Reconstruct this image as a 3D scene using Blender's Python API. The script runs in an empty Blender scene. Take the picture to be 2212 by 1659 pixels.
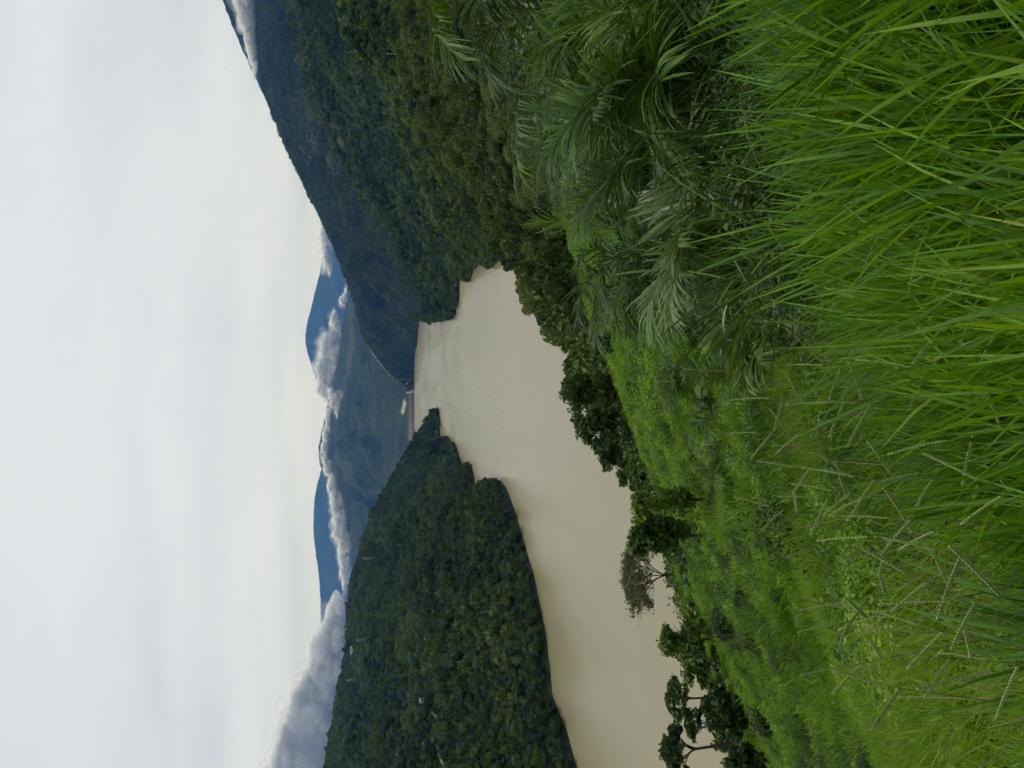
import bpy, math, random
import numpy as np
from mathutils import Vector, Matrix

R = math.radians
rng = np.random.default_rng(7)
random.seed(7)
scene = bpy.context.scene

# ------------------------------------------------------------------ camera
# The photograph is a portrait shot lying on its side: world up points to the left of the picture.
EYE = 150.0                      # metres above the lake
FOC = 1658.0                     # focal length in reference pixels (picture 2212 x 1659)
PITCH = math.atan((1106 - 850) / FOC)
CP, SP = math.cos(PITCH), math.sin(PITCH)
cam_data = bpy.data.cameras.new("camera")
cam_data.sensor_fit = 'HORIZONTAL'
cam_data.sensor_width = 36.0
cam_data.lens = 36.0 * FOC / 2212.0
cam_data.clip_start = 0.05
cam_data.clip_end = 60000
cam = bpy.data.objects.new("camera", cam_data)
scene.collection.objects.link(cam)
Fv = Vector((0, CP, -SP)); Uv = Vector((0, SP, CP)); Rv = Vector((1, 0, 0))
mx, my, mz = -Uv, Rv, -Fv
cam.matrix_world = Matrix(((mx.x, my.x, mz.x, 0), (mx.y, my.y, mz.y, 0), (mx.z, my.z, mz.z, EYE), (0, 0, 0, 1)))
scene.camera = cam

# ------------------------------------------------------------------ sky, sun, exposure
SUN_EL, SUN_AZ = R(52), R(328)          # azimuth clockwise from +Y
world = bpy.data.worlds.new("World")
scene.world = world
world.use_nodes = True
wn, wl = world.node_tree.nodes, world.node_tree.links
wn.clear()
out = wn.new('ShaderNodeOutputWorld')
sky = wn.new('ShaderNodeTexSky'); sky.sky_type = 'NISHITA'; sky.sun_disc = False
sky.sun_elevation = SUN_EL; sky.sun_rotation = SUN_AZ; sky.altitude = 600; sky.dust_density = 2.0
bg_sky = wn.new('ShaderNodeBackground'); bg_sky.inputs[1].default_value = 0.10
wl.new(sky.outputs[0], bg_sky.inputs[0])
tc = wn.new('ShaderNodeTexCoord')
sep = wn.new('ShaderNodeSeparateXYZ'); wl.new(tc.outputs['Generated'], sep.inputs[0])
def wmath(op, a, b=None):
    n = wn.new('ShaderNodeMath'); n.operation = op
    for i, s in enumerate((a, b)):
        if s is None: continue
        if isinstance(s, (int, float)): n.inputs[i].default_value = s
        else: wl.new(s, n.inputs[i])
    return n.outputs[0]
zz = wmath('ADD', wmath('ABSOLUTE', sep.outputs[2]), 0.16)
comb = wn.new('ShaderNodeCombineXYZ')
wl.new(wmath('DIVIDE', sep.outputs[0], zz), comb.inputs[0])
wl.new(wmath('DIVIDE', sep.outputs[1], zz), comb.inputs[1])
def wnoise(scale, detail, rough, sx=1, sy=1, off=0):
    m = wn.new('ShaderNodeMapping'); m.inputs['Scale'].default_value = (sx, sy, 1); m.inputs['Location'].default_value = (off, off * .7, 0)
    wl.new(comb.outputs[0], m.inputs[0])
    n = wn.new('ShaderNodeTexNoise'); n.inputs['Scale'].default_value = scale
    n.inputs['Detail'].default_value = detail; n.inputs['Roughness'].default_value = rough
    n.noise_dimensions = '2D'
    wl.new(m.outputs[0], n.inputs['Vector'])
    return n.outputs['Fac']
n1 = wnoise(0.75, 2, 0.5, 0.7, 1.25, 3.1)
n2 = wnoise(1.9, 3, 0.55, 0.55, 1.5, 9.7)
mixn = wmath('ADD', wmath('MULTIPLY', n1, 0.68), wmath('MULTIPLY', n2, 0.32))
ramp = wn.new('ShaderNodeValToRGB'); wl.new(mixn, ramp.inputs[0])
ramp.color_ramp.interpolation = 'EASE'
e = ramp.color_ramp.elements
e[0].position = 0.34; e[0].color = (0.475, 0.51, 0.555, 1)
e[1].position = 0.62; e[1].color = (0.592, 0.618, 0.652, 1)
m_ = e.new(0.5); m_.color = (0.545, 0.576, 0.618, 1)
bg_cl = wn.new('ShaderNodeBackground'); bg_cl.inputs[1].default_value = 1.0
lowmap = wn.new('ShaderNodeMapRange'); lowmap.inputs[1].default_value = 0.45; lowmap.inputs[2].default_value = 0.05; wl.new(sep.outputs[2], lowmap.inputs[0])
lowmix = wn.new('ShaderNodeMix'); lowmix.data_type = 'RGBA'; lowmix.blend_type = 'MULTIPLY'; lowmix.inputs[7].default_value = (0.955, 0.985, 1.06, 1)
wl.new(lowmap.outputs[0], lowmix.inputs[0]); wl.new(ramp.outputs[0], lowmix.inputs[6])
wl.new(lowmix.outputs[2], bg_cl.inputs[0])
mixs = wn.new('ShaderNodeMixShader'); mixs.inputs[0].default_value = 0.93
wl.new(bg_sky.outputs[0], mixs.inputs[1]); wl.new(bg_cl.outputs[0], mixs.inputs[2])
wl.new(mixs.outputs[0], out.inputs[0])

sun_d = bpy.data.lights.new("sun", 'SUN'); sun_d.energy = 1.5; sun_d.angle = R(11); sun_d.color = (1.0, 0.96, 0.90)
sun = bpy.data.objects.new("sun", sun_d); scene.collection.objects.link(sun)
sdir = Vector((math.sin(SUN_AZ) * math.cos(SUN_EL), math.cos(SUN_AZ) * math.cos(SUN_EL), math.sin(SUN_EL)))
sun.rotation_euler = sdir.to_track_quat('Z', 'Y').to_euler()

vs = scene.view_settings
scene.display_settings.display_device = 'sRGB'
vs.view_transform = 'Standard'; vs.look = 'None'; vs.exposure = 0.40; vs.gamma = 1.0; vs.use_curve_mapping = False
cy = scene.cycles
cy.use_denoising = True
world.cycles.sampling_method = 'MANUAL'; world.cycles.sample_map_resolution = 256
cy.max_bounces = 9; cy.diffuse_bounces = 5; cy.glossy_bounces = 1; cy.transmission_bounces = 6
cy.transparent_max_bounces = 32; cy.volume_bounces = 0
cy.use_adaptive_sampling = True; cy.adaptive_threshold = 0.04; cy.adaptive_min_samples = 10; cy.use_light_tree = False
cy.caustics_reflective = False; cy.caustics_refractive = False

# ------------------------------------------------------------------ helpers
def ray(px, py):
    a = (829.5 - py) / FOC; b = (px - 1106.0) / FOC
    return np.array([a, CP - b * SP, -SP - b * CP])
def P(px, py, d):
    """world point seen at reference pixel (px, py), d metres ahead of the camera"""
    r = ray(px, py); r = r * (d / r[1])
    return np.array([r[0], r[1], r[2] + EYE])
def Wd(px, py):
    """distance ahead at which that pixel meets the lake"""
    r = ray(px, py)
    return r[1] * (EYE / -r[2])
def project(p):
    p = np.asarray(p, float); x = p[..., 0]; y = p[..., 1]; z = p[..., 2] - EYE
    f = y * CP - z * SP; u = y * SP + z * CP
    f = np.maximum(f, 1e-3)
    return 1106 - FOC * u / f, 829.5 - FOC * x / f     # px, py

_perm = np.random.default_rng(99).random((256, 256))
def vnoise(x, y):
    x = np.asarray(x, float); y = np.asarray(y, float)
    xi = np.floor(x).astype(int); yi = np.floor(y).astype(int)
    fx = x - xi; fy = y - yi
    fx = fx * fx * (3 - 2 * fx); fy = fy * fy * (3 - 2 * fy)
    g = lambda i, j: _perm[i & 255, j & 255]
    return (g(xi, yi) * (1 - fx) + g(xi + 1, yi) * fx) * (1 - fy) + (g(xi, yi + 1) * (1 - fx) + g(xi + 1, yi + 1) * fx) * fy
def fbm(x, y, oct=4, gain=0.5):
    s = 0; a = 1; t = 0
    for k in range(oct):
        s = s + a * (vnoise(x * 2 ** k + 17.3 * k, y * 2 ** k + 9.1 * k) - 0.5); t += a; a *= gain
    return s / t * 2
def sstep(a, b, x):
    t = np.clip((np.asarray(x, float) - a) / (b - a), 0, 1); return t * t * (3 - 2 * t)
def nrm(v):
    return v / np.maximum(np.linalg.norm(v, axis=-1, keepdims=True), 1e-9)

def mesh_from(name, verts, faces, attrs=None, smooth=False):
    """verts (N,3); faces (M,k) int array or list of such arrays; attrs {name: per-vertex floats}"""
    me = bpy.data.meshes.new(name)
    verts = np.asarray(verts, np.float32)
    fl = faces if isinstance(faces, list) else [faces]
    fl = [np.asarray(f, np.int32) for f in fl if len(f)]
    me.vertices.add(len(verts)); me.vertices.foreach_set('co', verts.ravel())
    nl = sum(f.size for f in fl); nf = sum(len(f) for f in fl)
    me.loops.add(nl); me.polygons.add(nf)
    me.loops.foreach_set('vertex_index', np.concatenate([f.ravel() for f in fl]))
    starts = []; pos = 0
    for f in fl:
        starts.append(pos + np.arange(len(f)) * f.shape[1]); pos += f.size
    me.polygons.foreach_set('loop_start', np.concatenate(starts).astype(np.int32))
    if smooth: me.polygons.foreach_set('use_smooth', np.ones(nf, bool))
    me.update(calc_edges=True)
    for k, v in (attrs or {}).items():
        a = me.attributes.new(k, 'FLOAT', 'POINT'); a.data.foreach_set('value', np.asarray(v, np.float32))
    return me
def obj(name, me, mat, parent=None, link=True, **props):
    o = bpy.data.objects.new(name, me)
    if mat is not None and me is not None and len(me.materials) == 0: me.materials.append(mat)
    if link: scene.collection.objects.link(o)
    if parent is not None: o.parent = parent
    for k, v in props.items(): o[k] = v
    return o
def empty(name, loc, **props):
    o = bpy.data.objects.new(name, None); scene.collection.objects.link(o)
    o.location = tuple(map(float, loc)); o.empty_display_size = 0.2
    for k, v in props.items(): o[k] = v
    return o
class MB:
    """collects pieces for one mesh"""
    def __init__(s): s.v = []; s.f = {}; s.a = []; s.n = 0
    def add(s, v, *faces, r=None):
        v = np.asarray(v, float)
        for f in faces:
            f = np.asarray(f, int)
            if len(f): s.f.setdefault(f.shape[1], []).append(f + s.n)
        s.v.append(v); s.n += len(v)
        s.a.append(np.full(len(v), rng.random()) if r is None else np.broadcast_to(np.asarray(r, float), (len(v),)))
    def mesh(s, name, smooth=False):
        return mesh_from(name, np.concatenate(s.v), [np.concatenate(x) for x in s.f.values()], {'rnd': np.concatenate(s.a)}, smooth)
    def box(s, c, size, rz=0.0, r=None):
        h = np.array(size) / 2
        v = np.array([[x, y, z] for x in (-1, 1) for y in (-1, 1) for z in (-1, 1)]) * h
        cz, sz = math.cos(rz), math.sin(rz)
        v = v @ np.array([[cz, sz, 0], [-sz, cz, 0], [0, 0, 1]]) + np.array(c)
        s.add(v, [[0, 1, 3, 2], [4, 6, 7, 5], [0, 4, 5, 1], [2, 3, 7, 6], [0, 2, 6, 4], [1, 5, 7, 3]], r=r)
    def tube(s, pts, rad, sides=6, r=None, cap=True):
        pts = np.asarray(pts, float); n = len(pts); rad = np.broadcast_to(np.asarray(rad, float), (n,))
        t = nrm(np.gradient(pts, axis=0))
        ref = np.array([1.0, 0, 0]) if abs(t[0][0]) < 0.8 else np.array([0, 1.0, 0])
        a = nrm(np.cross(t, ref)); b = np.cross(t, a)
        ang = np.arange(sides) / sides * 2 * math.pi
        ring = a[:, None, :] * np.cos(ang)[None, :, None] + b[:, None, :] * np.sin(ang)[None, :, None]
        v = (pts[:, None, :] + ring * rad[:, None, None]).reshape(-1, 3)
        i = np.arange(n - 1)[:, None] * sides; j = np.arange(sides)[None, :]; j2 = (j + 1) % sides
        f = np.stack([i + j, i + j2, i + sides + j2, i + sides + j], -1).reshape(-1, 4)
        fs = [f]
        if cap: fs += [np.array([list(range(sides))[::-1]]), np.array([[(n - 1) * sides + k for k in range(sides)]])]
        s.add(v, *fs, r=r)

def strips(base, d0, bend, L, W, n, seg=4, power=1.5, wprof=None):
    """leaf blades: curved tapering ribbons. base,d0,bend,n (N,3); L,W (N,)"""
    N = len(base); t = np.linspace(0, 1, seg + 1)
    pos = np.array(base, float).copy(); pts = [pos.copy()]; dirs = []
    for k in range(seg + 1):
        d = nrm(d0 + bend * (t[k] ** power)); dirs.append(d)
        if k < seg:
            d2 = nrm(d0 + bend * (((t[k] + t[k + 1]) / 2) ** power))
            pos = pos + d2 * (L / seg)[:, None]; pts.append(pos.copy())
    pts = np.stack(pts, 1); dirs = np.stack(dirs, 1)
    w = nrm(np.cross(dirs, n[:, None, :]))
    prof = (np.sin(np.clip(t * 0.82 + 0.18, 0, 1) * math.pi) ** 0.6) if wprof is None else wprof(t)
    prof = np.maximum(prof, 0.04)
    off = w * (W[:, None] * prof[None, :] * 0.5)[..., None]
    v = np.stack([pts - off, pts + off], 2).reshape(N, -1, 3)
    k = np.arange(seg) * 2
    f1 = np.stack([k, k + 1, k + 3, k + 2], -1)
    f = (np.arange(N) * (2 * (seg + 1)))[:, None, None] + f1[None]
    return v.reshape(-1, 3), f.reshape(-1, 4), 2 * (seg + 1)

def leaf_quads(c, nr, size, aspect=1.6, rg=rng):
    """pointed leaf faces at c with normals nr"""
    N = len(c); q = nrm(rg.normal(size=(N, 3)))
    a = nrm(np.cross(nr, q)); b = np.cross(nr, a)
    s = size[:, None]
    v = np.stack([c - a * s * aspect * .5, c - b * s * .5 + nr * s * .12, c + a * s * aspect * .5, c + b * s * .5 + nr * s * .12], 1)
    f = (np.arange(N) * 4)[:, None] + np.array([0, 1, 2, 3])[None]
    return v.reshape(-1, 3), f

def ico(sub):
    import bmesh
    bm = bmesh.new(); bmesh.ops.create_icosphere(bm, subdivisions=sub, radius=1.0)
    v = np.array([x.co[:] for x in bm.verts]); f = np.array([[y.index for y in x.verts] for x in bm.faces]); bm.free()
    return v, f
ICO1, ICO2, ICO3 = ico(1), ico(2), ico(3)

# ------------------------------------------------------------------ materials
def new_mat(name):
    m = bpy.data.materials.new(name); m.use_nodes = True
    m.node_tree.nodes.clear(); return m, m.node_tree.nodes, m.node_tree.links
def ramp_node(nt, stops):
    r = nt.new('ShaderNodeValToRGB'); el = r.color_ramp.elements
    el[0].position, el[0].color = stops[0][0], (*stops[0][1], 1)
    el[1].position, el[1].color = stops[-1][0], (*stops[-1][1], 1)
    for p, c in stops[1:-1]:
        x = el.new(p); x.color = (*c, 1)
    return r
def leaf_mat(name, stops, trans=0.3, rough=0.5, spec=0.35, patch_scale=0.05, w=(0.34, 0.33, 0.33)):
    """foliage: colour varies by leaf, by plant and in patches over the land"""
    m, nt, lk = new_mat(name)
    at = nt.new('ShaderNodeAttribute'); at.attribute_name = 'rnd'
    oi = nt.new('ShaderNodeObjectInfo')
    geo = nt.new('ShaderNodeNewGeometry')
    nz = nt.new('ShaderNodeTexNoise'); nz.inputs['Scale'].default_value = patch_scale; nz.inputs['Detail'].default_value = 2
    lk.new(geo.outputs['Position'], nz.inputs['Vector'])
    def mth(op, a, b):
        n = nt.new('ShaderNodeMath'); n.operation = op
        for i, s in enumerate((a, b)):
            if isinstance(s, (int, float)): n.inputs[i].default_value = s
            else: lk.new(s, n.inputs[i])
        return n.outputs[0]
    at2 = nt.new('ShaderNodeAttribute'); at2.attribute_name = 'plant'
    pl = mth('FRACT', mth('ADD', oi.outputs['Random'], at2.outputs['Fac']), 0)
    f = mth('ADD', mth('MULTIPLY', at.outputs['Fac'], w[0]), mth('MULTIPLY', pl, w[1]))
    f = mth('ADD', f, mth('MULTIPLY', mth('MULTIPLY', mth('SUBTRACT', nz.outputs['Fac'], 0.25), 2.0), w[2]))
    rp = ramp_node(nt, stops); lk.new(f, rp.inputs[0])
    col = rp.outputs[0]
    bs = nt.new('ShaderNodeBsdfPrincipled'); bs.inputs['Roughness'].default_value = rough
    bs.inputs['Specular IOR Level'].default_value = spec
    lk.new(col, bs.inputs['Base Color'])
    tr = nt.new('ShaderNodeBsdfTranslucent')
    hs = nt.new('ShaderNodeHueSaturation'); hs.inputs['Saturation'].default_value = 1.15; hs.inputs['Value'].default_value = 1.25
    hs.inputs['Hue'].default_value = 0.485
    lk.new(col, hs.inputs['Color']); lk.new(hs.outputs[0], tr.inputs[0])
    mx_ = nt.new('ShaderNodeMixShader'); mx_.inputs[0].default_value = trans
    lk.new(bs.outputs[0], mx_.inputs[1]); lk.new(tr.outputs[0], mx_.inputs[2])
    o = nt.new('ShaderNodeOutputMaterial'); lk.new(mx_.outputs[0], o.inputs[0])
    return m
def solid_mat(name, c1, c2, scale=4.0, rough=0.8, bump=0.2, spec=0.3, detail=5):
    m, nt, lk = new_mat(name)
    tcn = nt.new('ShaderNodeTexCoord'); nz = nt.new('ShaderNodeTexNoise')
    nz.inputs['Scale'].default_value = scale; nz.inputs['Detail'].default_value = detail
    lk.new(tcn.outputs['Object'], nz.inputs['Vector'])
    rp = ramp_node(nt, [(0.3, c1), (0.7, c2)]); lk.new(nz.outputs['Fac'], rp.inputs[0])
    bs = nt.new('ShaderNodeBsdfPrincipled'); bs.inputs['Roughness'].default_value = rough
    bs.inputs['Specular IOR Level'].default_value = spec
    lk.new(rp.outputs[0], bs.inputs['Base Color'])
    if bump:
        bp = nt.new('ShaderNodeBump'); bp.inputs['Strength'].default_value = bump
        lk.new(nz.outputs['Fac'], bp.inputs['Height']); lk.new(bp.outputs[0], bs.inputs['Normal'])
    o = nt.new('ShaderNodeOutputMaterial'); lk.new(bs.outputs[0], o.inputs[0])
    return m

M = {}
M['grass'] = leaf_mat('grass_blades', [(0.08, (0.020, 0.062, 0.005)), (0.40, (0.066, 0.180, 0.008)), (0.68, (0.155, 0.320, 0.014)), (0.90, (0.24, 0.36, 0.045)), (0.97, (0.36, 0.31, 0.13))], 0.28, 0.40, 0.5, patch_scale=0.9, w=(0.42, 0.28, 0.30))
M['meadow'] = leaf_mat('meadow_grass', [(0.15, (0.022, 0.055, 0.007)), (0.36, (0.064, 0.148, 0.011)), (0.54, (0.142, 0.280, 0.018)), (0.85, (0.225, 0.345, 0.038))], 0.30, 0.6, 0.25, patch_scale=0.38, w=(0.22, 0.20, 0.58))
M['palm'] = leaf_mat('palm_leaflets', [(0.1, (0.014, 0.038, 0.007)), (0.45, (0.036, 0.085, 0.012)), (0.75, (0.085, 0.170, 0.014)), (0.95, (0.16, 0.24, 0.035))], 0.2, 0.55, 0.22, patch_scale=0.9)
M['palm_bright'] = leaf_mat('young_palm_leaflets', [(0.1, (0.08, 0.17, 0.012)), (0.6, (0.14, 0.27, 0.018)), (1, (0.22, 0.30, 0.03))], 0.38, 0.42, 0.4, patch_scale=0.7)
M['scrub'] = leaf_mat('dark_scrub', [(0.1, (0.014, 0.034, 0.007)), (0.6, (0.040, 0.080, 0.012)), (1.0, (0.09, 0.14, 0.02))], 0.25, 0.55, 0.25, patch_scale=0.5)
M['palm_pale'] = leaf_mat('grey_green_palm_leaflets', [(0.1, (0.045, 0.095, 0.022)), (0.6, (0.11, 0.185, 0.048)), (1, (0.19, 0.27, 0.08))], 0.25, 0.45, 0.4, patch_scale=0.7)
M['rachis'] = solid_mat('palm_midrib', (0.12, 0.14, 0.04), (0.22, 0.20, 0.07), 9, 0.55, 0.1)
M['forest'] = leaf_mat('forest_leaves', [(0.10, (0.006, 0.014, 0.004)), (0.36, (0.025, 0.052, 0.012)), (0.60, (0.062, 0.106, 0.022)), (0.88, (0.14, 0.17, 0.042))], 0.15, 0.6, 0.2, patch_scale=0.0075, w=(0.18, 0.32, 0.50))
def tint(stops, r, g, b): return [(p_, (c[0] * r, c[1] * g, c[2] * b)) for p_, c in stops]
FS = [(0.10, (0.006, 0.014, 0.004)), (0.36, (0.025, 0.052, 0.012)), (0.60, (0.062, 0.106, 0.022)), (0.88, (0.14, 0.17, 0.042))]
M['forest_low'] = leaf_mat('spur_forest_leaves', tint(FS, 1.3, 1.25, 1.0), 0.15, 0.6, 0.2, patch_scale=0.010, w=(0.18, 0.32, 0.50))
M['forest_near'] = leaf_mat('near_wood_leaves', tint(FS, 1.05, 1.02, 0.8), 0.15, 0.6, 0.2, patch_scale=0.02, w=(0.20, 0.35, 0.45))
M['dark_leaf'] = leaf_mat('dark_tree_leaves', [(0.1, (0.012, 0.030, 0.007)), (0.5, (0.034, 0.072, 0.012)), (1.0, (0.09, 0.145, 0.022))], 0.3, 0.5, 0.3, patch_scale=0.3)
M['mid_leaf'] = leaf_mat('green_tree_leaves', [(0.1, (0.02, 0.05, 0.007)), (0.5, (0.055, 0.12, 0.012)), (1.0, (0.17, 0.25, 0.02))], 0.3, 0.5, 0.3, patch_scale=0.35)
M['grey_leaf'] = leaf_mat('thin_grey_leaves', [(0.1, (0.055, 0.065, 0.032)), (0.6, (0.10, 0.12, 0.055)), (1.0, (0.16, 0.17, 0.08))], 0.3, 0.6, 0.2, patch_scale=0.3)
M['bark'] = solid_mat('bark', (0.035, 0.026, 0.018), (0.085, 0.065, 0.045), 6, 0.9, 0.5)
M['dry_bark'] = solid_mat('dry_twigs', (0.10, 0.085, 0.065), (0.19, 0.165, 0.125), 6, 0.9, 0.3)
M['stem'] = solid_mat('green_stem', (0.06, 0.10, 0.025), (0.12, 0.15, 0.04), 8, 0.6, 0.0)
M['seed'] = leaf_mat('seed_spikes', [(0.1, (0.14, 0.21, 0.06)), (0.6, (0.28, 0.36, 0.11)), (0.92, (0.36, 0.34, 0.15)), (1.0, (0.30, 0.19, 0.05))], 0.15, 0.6, 0.2, patch_scale=3.0)
M['white_wall'] = solid_mat('white_plaster', (0.40, 0.39, 0.37), (0.50, 0.49, 0.47), 0.4, 0.8, 0.0)
M['roof_pale'] = solid_mat('pale_metal_roof', (0.32, 0.34, 0.35), (0.40, 0.41, 0.42), 0.3, 0.5, 0.0)
M['roof_pink'] = solid_mat('faded_red_roof', (0.42, 0.30, 0.26), (0.50, 0.37, 0.33), 0.3, 0.7, 0.0)
M['dark_pane'] = solid_mat('dark_window', (0.02, 0.022, 0.025), (0.04, 0.042, 0.045), 0.3, 0.2, 0.0)
M['rockfill'] = solid_mat('rockfill', (0.16, 0.13, 0.115), (0.24, 0.20, 0.175), 0.03, 0.95, 0.3)
M['concrete'] = solid_mat('concrete', (0.27, 0.25, 0.22), (0.36, 0.335, 0.30), 0.05, 0.9, 0.1)
M['steel'] = solid_mat('galvanised_steel', (0.30, 0.31, 0.32), (0.40, 0.41, 0.415), 1.0, 0.5, 0.0)
M['white_paint'] = solid_mat('white_paint', (0.70, 0.70, 0.68), (0.80, 0.80, 0.78), 1.0, 0.5, 0.0)
M['yellow'] = solid_mat('yellow_flower', (0.55, 0.36, 0.02), (0.65, 0.45, 0.03), 3.0, 0.6, 0.0)
M['dry'] = leaf_mat('dry_straw', [(0.1, (0.12, 0.09, 0.05)), (0.6, (0.22, 0.18, 0.10)), (1.0, (0.33, 0.28, 0.17))], 0.15, 0.7, 0.2)

def land_mat(name, forest_stops, soil_stops, nscale, bump_scale, bump_d, grass=(0.045, 0.065, 0.020)):
    """hillsides: forest colour with noise; the 'clear' attribute carries meadows, the 'soil' attribute bare earth"""
    m, nt, lk = new_mat(name)
    geo = nt.new('ShaderNodeNewGeometry')
    nz = nt.new('ShaderNodeTexNoise'); nz.inputs['Scale'].default_value = nscale; nz.inputs['Detail'].default_value = 5; nz.inputs['Roughness'].default_value = 0.65
    lk.new(geo.outputs['Position'], nz.inputs['Vector'])
    rp = ramp_node(nt, forest_stops); lk.new(nz.outputs['Fac'], rp.inputs[0])
    nz3 = nt.new('ShaderNodeTexNoise'); nz3.inputs['Scale'].default_value = nscale * 0.7; nz3.inputs['Detail'].default_value = 5
    lk.new(geo.outputs['Position'], nz3.inputs['Vector'])
    gr = ramp_node(nt, [(0.3, tuple(c * 0.6 for c in grass)), (0.7, grass)]); lk.new(nz3.outputs['Fac'], gr.inputs[0])
    so = ramp_node(nt, soil_stops); lk.new(nz.outputs['Fac'], so.inputs[0])
    a1 = nt.new('ShaderNodeAttribute'); a1.attribute_name = 'clear'
    a2 = nt.new('ShaderNodeAttribute'); a2.attribute_name = 'soil'
    sp_ = nt.new('ShaderNodeTexNoise'); sp_.inputs['Scale'].default_value = bump_scale * 1.5; sp_.inputs['Detail'].default_value = 3; lk.new(geo.outputs['Position'], sp_.inputs['Vector'])
    sr = nt.new('ShaderNodeMapRange'); sr.inputs[1].default_value = 0.3; sr.inputs[2].default_value = 0.7; sr.inputs[3].default_value = 0.45; sr.inputs[4].default_value = 1.7; lk.new(sp_.outputs['Fac'], sr.inputs[0])
    ml = nt.new('ShaderNodeVectorMath'); ml.operation = 'SCALE'; lk.new(rp.outputs[0], ml.inputs[0]); lk.new(sr.outputs[0], ml.inputs['Scale']); rp = ml
    m1 = nt.new('ShaderNodeMix'); m1.data_type = 'RGBA'; lk.new(a1.outputs['Fac'], m1.inputs[0]); lk.new(rp.outputs[0], m1.inputs[6]); lk.new(gr.outputs[0], m1.inputs[7])
    m2 = nt.new('ShaderNodeMix'); m2.data_type = 'RGBA'; lk.new(a2.outputs['Fac'], m2.inputs[0]); lk.new(m1.outputs[2], m2.inputs[6]); lk.new(so.outputs[0], m2.inputs[7])
    bs = nt.new('ShaderNodeBsdfPrincipled'); bs.inputs['Roughness'].default_value = 0.95; bs.inputs['Specular IOR Level'].default_value = 0.1
    lk.new(m2.outputs[2], bs.inputs['Base Color'])
    n2_ = nt.new('ShaderNodeTexNoise'); n2_.inputs['Scale'].default_value = bump_scale; n2_.inputs['Detail'].default_value = 6; n2_.inputs['Roughness'].default_value = 0.7
    lk.new(geo.outputs['Position'], n2_.inputs['Vector'])
    bp = nt.new('ShaderNodeBump'); bp.inputs['Strength'].default_value = 1.0; bp.inputs['Distance'].default_value = bump_d
    lk.new(n2_.outputs['Fac'], bp.inputs['Height']); lk.new(bp.outputs[0], bs.inputs['Normal'])
    o = nt.new('ShaderNodeOutputMaterial'); lk.new(bs.outputs[0], o.inputs[0])
    return m
FOREST = [(0.32, (0.008, 0.017, 0.006)), (0.5, (0.016, 0.032, 0.010)), (0.68, (0.034, 0.055, 0.016))]
LIGHT = (0.042, 0.062, 0.024)
SOIL = [(0.3, (0.085, 0.065, 0.048)), (0.7, (0.17, 0.125, 0.095))]
M['open_hill'] = land_mat('half_open_mountain', FOREST, SOIL, 0.012, 0.09, 4.0, grass=LIGHT)
M['hill'] = land_mat('forested_hill', FOREST, SOIL, 0.012, 0.09, 4.0)
M['far_hill'] = land_mat('far_forested_mountain', FOREST, SOIL, 0.0035, 0.02, 30.0, grass=(0.050, 0.075, 0.035))

# meadow soil under the grass
def meadow_ground_mat():
    m, nt, lk = new_mat('meadow_ground')
    geo = nt.new('ShaderNodeNewGeometry')
    nz = nt.new('ShaderNodeTexNoise'); nz.inputs['Scale'].default_value = 0.35; nz.inputs['Detail'].default_value = 9; nz.inputs['Roughness'].default_value = 0.7
    lk.new(geo.outputs['Position'], nz.inputs['Vector'])
    rp = ramp_node(nt, [(0.3, (0.018, 0.022, 0.008)), (0.55, (0.036, 0.050, 0.012)), (0.75, (0.060, 0.085, 0.016))]); lk.new(nz.outputs['Fac'], rp.inputs[0])
    bs = nt.new('ShaderNodeBsdfPrincipled'); bs.inputs['Roughness'].default_value = 0.95; bs.inputs['Specular IOR Level'].default_value = 0.1
    lk.new(rp.outputs[0], bs.inputs['Base Color'])
    bp = nt.new('ShaderNodeBump'); bp.inputs['Strength'].default_value = 1.0; bp.inputs['Distance'].default_value = 0.3
    lk.new(nz.outputs['Fac'], bp.inputs['Height']); lk.new(bp.outputs[0], bs.inputs['Normal'])
    o = nt.new('ShaderNodeOutputMaterial'); lk.new(bs.outputs[0], o.inputs[0]); return m
M['ground'] = meadow_ground_mat()

def water_mat():
    m, nt, lk = new_mat('silty_water')
    geo = nt.new('ShaderNodeNewGeometry')
    mp = nt.new('ShaderNodeMapping'); mp.inputs['Scale'].default_value = (0.0050, 0.0011, 1); mp.inputs['Rotation'].default_value = (0, 0, 0.35)
    lk.new(geo.outputs['Position'], mp.inputs[0])
    nz = nt.new('ShaderNodeTexNoise'); nz.inputs['Scale'].default_value = 1.0; nz.inputs['Detail'].default_value = 6; nz.inputs['Roughness'].default_value = 0.6; nz.inputs['Distortion'].default_value = 1.6
    lk.new(mp.outputs[0], nz.inputs['Vector'])
    rp = ramp_node(nt, [(0.28, (0.200, 0.178, 0.092)), (0.5, (0.226, 0.202, 0.110)), (0.72, (0.250, 0.227, 0.134))]); lk.new(nz.outputs['Fac'], rp.inputs[0])
    bs = nt.new('ShaderNodeBsdfPrincipled'); bs.inputs['IOR'].default_value = 1.33
    lk.new(rp.outputs[0], bs.inputs['Base Color'])
    rr = nt.new('ShaderNodeMapRange'); rr.inputs[1].default_value = 0.35; rr.inputs[2].default_value = 0.65; rr.inputs['To Min'].default_value = 0.20; rr.inputs['To Max'].default_value = 0.27
    lk.new(nz.outputs['Fac'], rr.inputs[0]); lk.new(rr.outputs[0], bs.inputs['Roughness'])
    o = nt.new('ShaderNodeOutputMaterial'); lk.new(bs.outputs[0], o.inputs[0]); return m
M['water'] = water_mat()

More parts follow.
